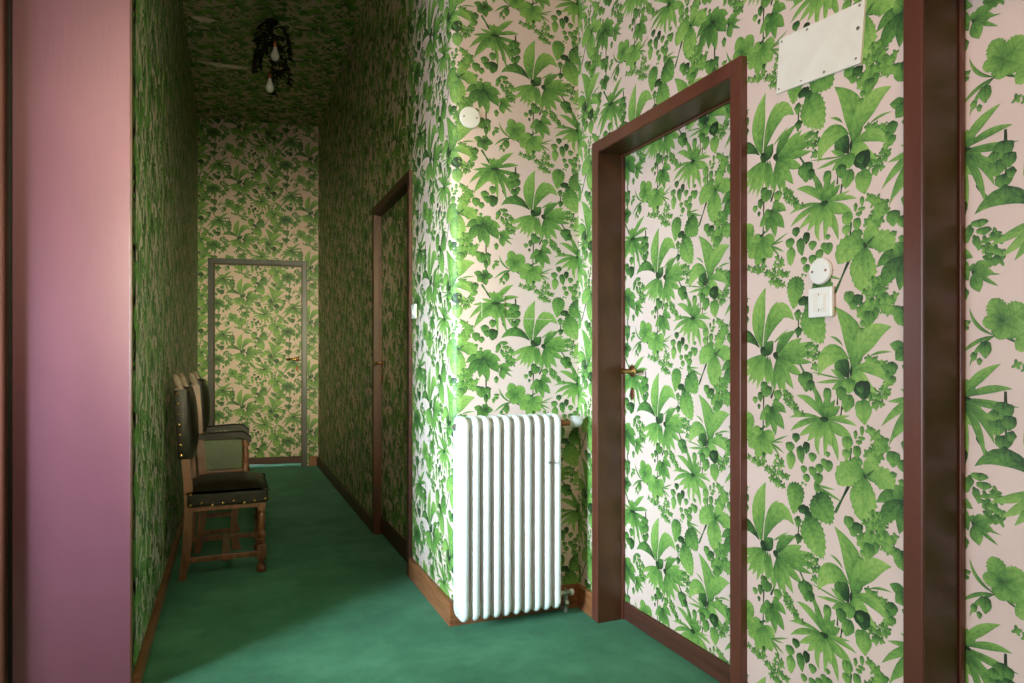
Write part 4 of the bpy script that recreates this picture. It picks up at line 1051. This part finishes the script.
def make_armchair(loc,rz,label):
    c=empty('armchair',loc,rz); tag(c,label,'armchair')
    for y in (-W2-.02,W2+.02):
        s=-1 if y<0 else 1
        b_=rear_post(y*1.0); 
        obj('rear_leg',b_,M['cwood'],c); obj('finial',finial(y),M['cwoodl'],c,smooth=True)
        bm=bmesh.new(); pts=[(.205,y,0),(.190,y,.07),(.186,y,.16),(.200,y,.28),(.228,y,.38),(.245,y,.47)]; prev=None
        for i,p in enumerate(pts):
            w_=(.024,.017,.018,.020,.022,.022)[i]; r=[bm.verts.new((p[0]+a*w_,p[1]+b2*.020,p[2])) for a,b2 in ((-1,-1),(1,-1),(1,1),(-1,1))]
            if prev:
                for k in range(4): bm.faces.new((prev[k],prev[(k+1)%4],r[(k+1)%4],r[k]))
            else: bm.faces.new(r)
            prev=r
        bm.faces.new(prev); obj('front_leg',bm,M['cwood'],c)
        bm=lathe(bmesh.new(),[(.022,.46),(.022,.50),(.015,.51),(.020,.55),(.021,.575),(.014,.60),(.024,.612),(.024,.645)],16,axis((.250,y,0))); obj('arm_post',bm,M['cwood'],c,smooth=True)
        bm=bmesh.new(); ap=[(.0,y,.672),(.10,y,.676),(.19,y,.680),(.245,y,.674),(.268,y,.655),(.272,y,.630)]; prev=None
        for i,p in enumerate(ap):
            hh=(.018,.018,.020,.022,.016,.012)[i]; dv=Vector((0,0,1)) if i<4 else Vector((.8,0,.5)).normalized()
            r=[bm.verts.new(Vector(p)+Vector((0,a*.032,0))+dv*b2*hh) for a,b2 in ((-1,-.8),(1,-.8),(1,.8),(.6,1.1),(-.6,1.1),(-1,.8))]
            if prev:
                for k in range(6): bm.faces.new((prev[k],prev[(k+1)%6],r[(k+1)%6],r[k]))
            else: bm.faces.new(r)
            prev=r
        bm.faces.new(prev); obj('armrest',bm,M['leather'],c,smooth=True)
        obj('arm_panel',box(bmesh.new(),.015,.235,y-.012,y+.012,.475,.655,bev=.006),M['oliveleather'],c,smooth=False)
        obj('side_rail',box(bmesh.new(),.0,.24,y-.014,y+.014,.445,.474,bev=.004),M['cwood'],c)
    leather_back(c,.70,1.0,.024)
    obj('seat',cushion(.0,.28,-W2-.02,W2+.02,.40,.455,.012,.02),M['leather'],c,smooth=True)
    for s in (-1,1): obj('side_stretcher',boxes([(.0,.19,s*(W2+.02)-.01,s*(W2+.02)+.01,.10,.128)],bev=.003),M['cwood'],c)
    return c
make_armchair((-.165,4.60,0),0,'dark leather armchair with carved finials and padded arms beyond the side chair')
# ------------------------------------------------------------------ camera
cam=bpy.data.cameras.new('camera'); cam.sensor_width=36; cam.lens=36*683/1024
th=math.atan(282/683)
cam.shift_y=(360-341.5)/1024
co=bpy.data.objects.new('camera',cam); co.location=(0,0,H); co.rotation_euler=(R(90),0,-th); link(co); bpy.context.scene.camera=co
# ------------------------------------------------------------------ light
def area(name,loc,target,sx,sy,power,color,spread=180):
    l=bpy.data.lights.new(name,'AREA'); l.shape='RECTANGLE'; l.size=sx; l.size_y=sy; l.energy=power; l.color=color; l.spread=R(spread)
    o=bpy.data.objects.new(name,l); o.location=loc; o.rotation_euler=(Vector(target)-Vector(loc)).to_track_quat('-Z','Y').to_euler(); link(o)
area('window_daylight',(XW-.2,(WY0+WY1)/2,(WZ0+WZ1)/2),(XC,YK-.1,.75),1.4,1.4,58,(.80,.90,1.0),95)
area('corner_boost',(XW-.15,.75,1.5),(XC+.02,YK+.05,.80),.5,.9,15,(.55,.82,1.0),34)  # extra narrow light added at the window to brighten the radiator corner
area('warm_fill',(-.4,-.8,3.2),(.9,1.2,1.2),1.2,1.2,48,(1.0,.74,.55))  # added warm fill behind the camera, no real fixture there
area('passage_fill',(.1,-1.5,1.8),(.28,7.5,1.3),.4,1.0,9.5,(1.0,.94,.58),26)  # unseen fill added behind the camera, narrowed to brighten the far wall
area('daylight_beyond',(.28,8.9,1.2),(.28,7.7,0),1.0,.6,25,(.8,.95,1.0))
area('daylight_side_room',(2.2,3.95,1.2),(1.0,3.95,0),1.0,.6,14,(.8,.95,1.0))
w=bpy.data.worlds.new('world'); bpy.context.scene.world=w; w.use_nodes=True
bg=w.node_tree.nodes['Background']; sky=w.node_tree.nodes.new('ShaderNodeTexSky'); sky.sky_type='HOSEK_WILKIE'; sky.turbidity=4; sky.sun_direction=(.5,.5,.7)
w.node_tree.links.new(sky.outputs[0],bg.inputs[0]); bg.inputs[1].default_value=1.2
sc=bpy.context.scene
sc.view_settings.view_transform='Standard'; sc.view_settings.exposure=0; 
sc.cycles.max_bounces=8; sc.cycles.diffuse_bounces=6; sc.cycles.use_denoising=True
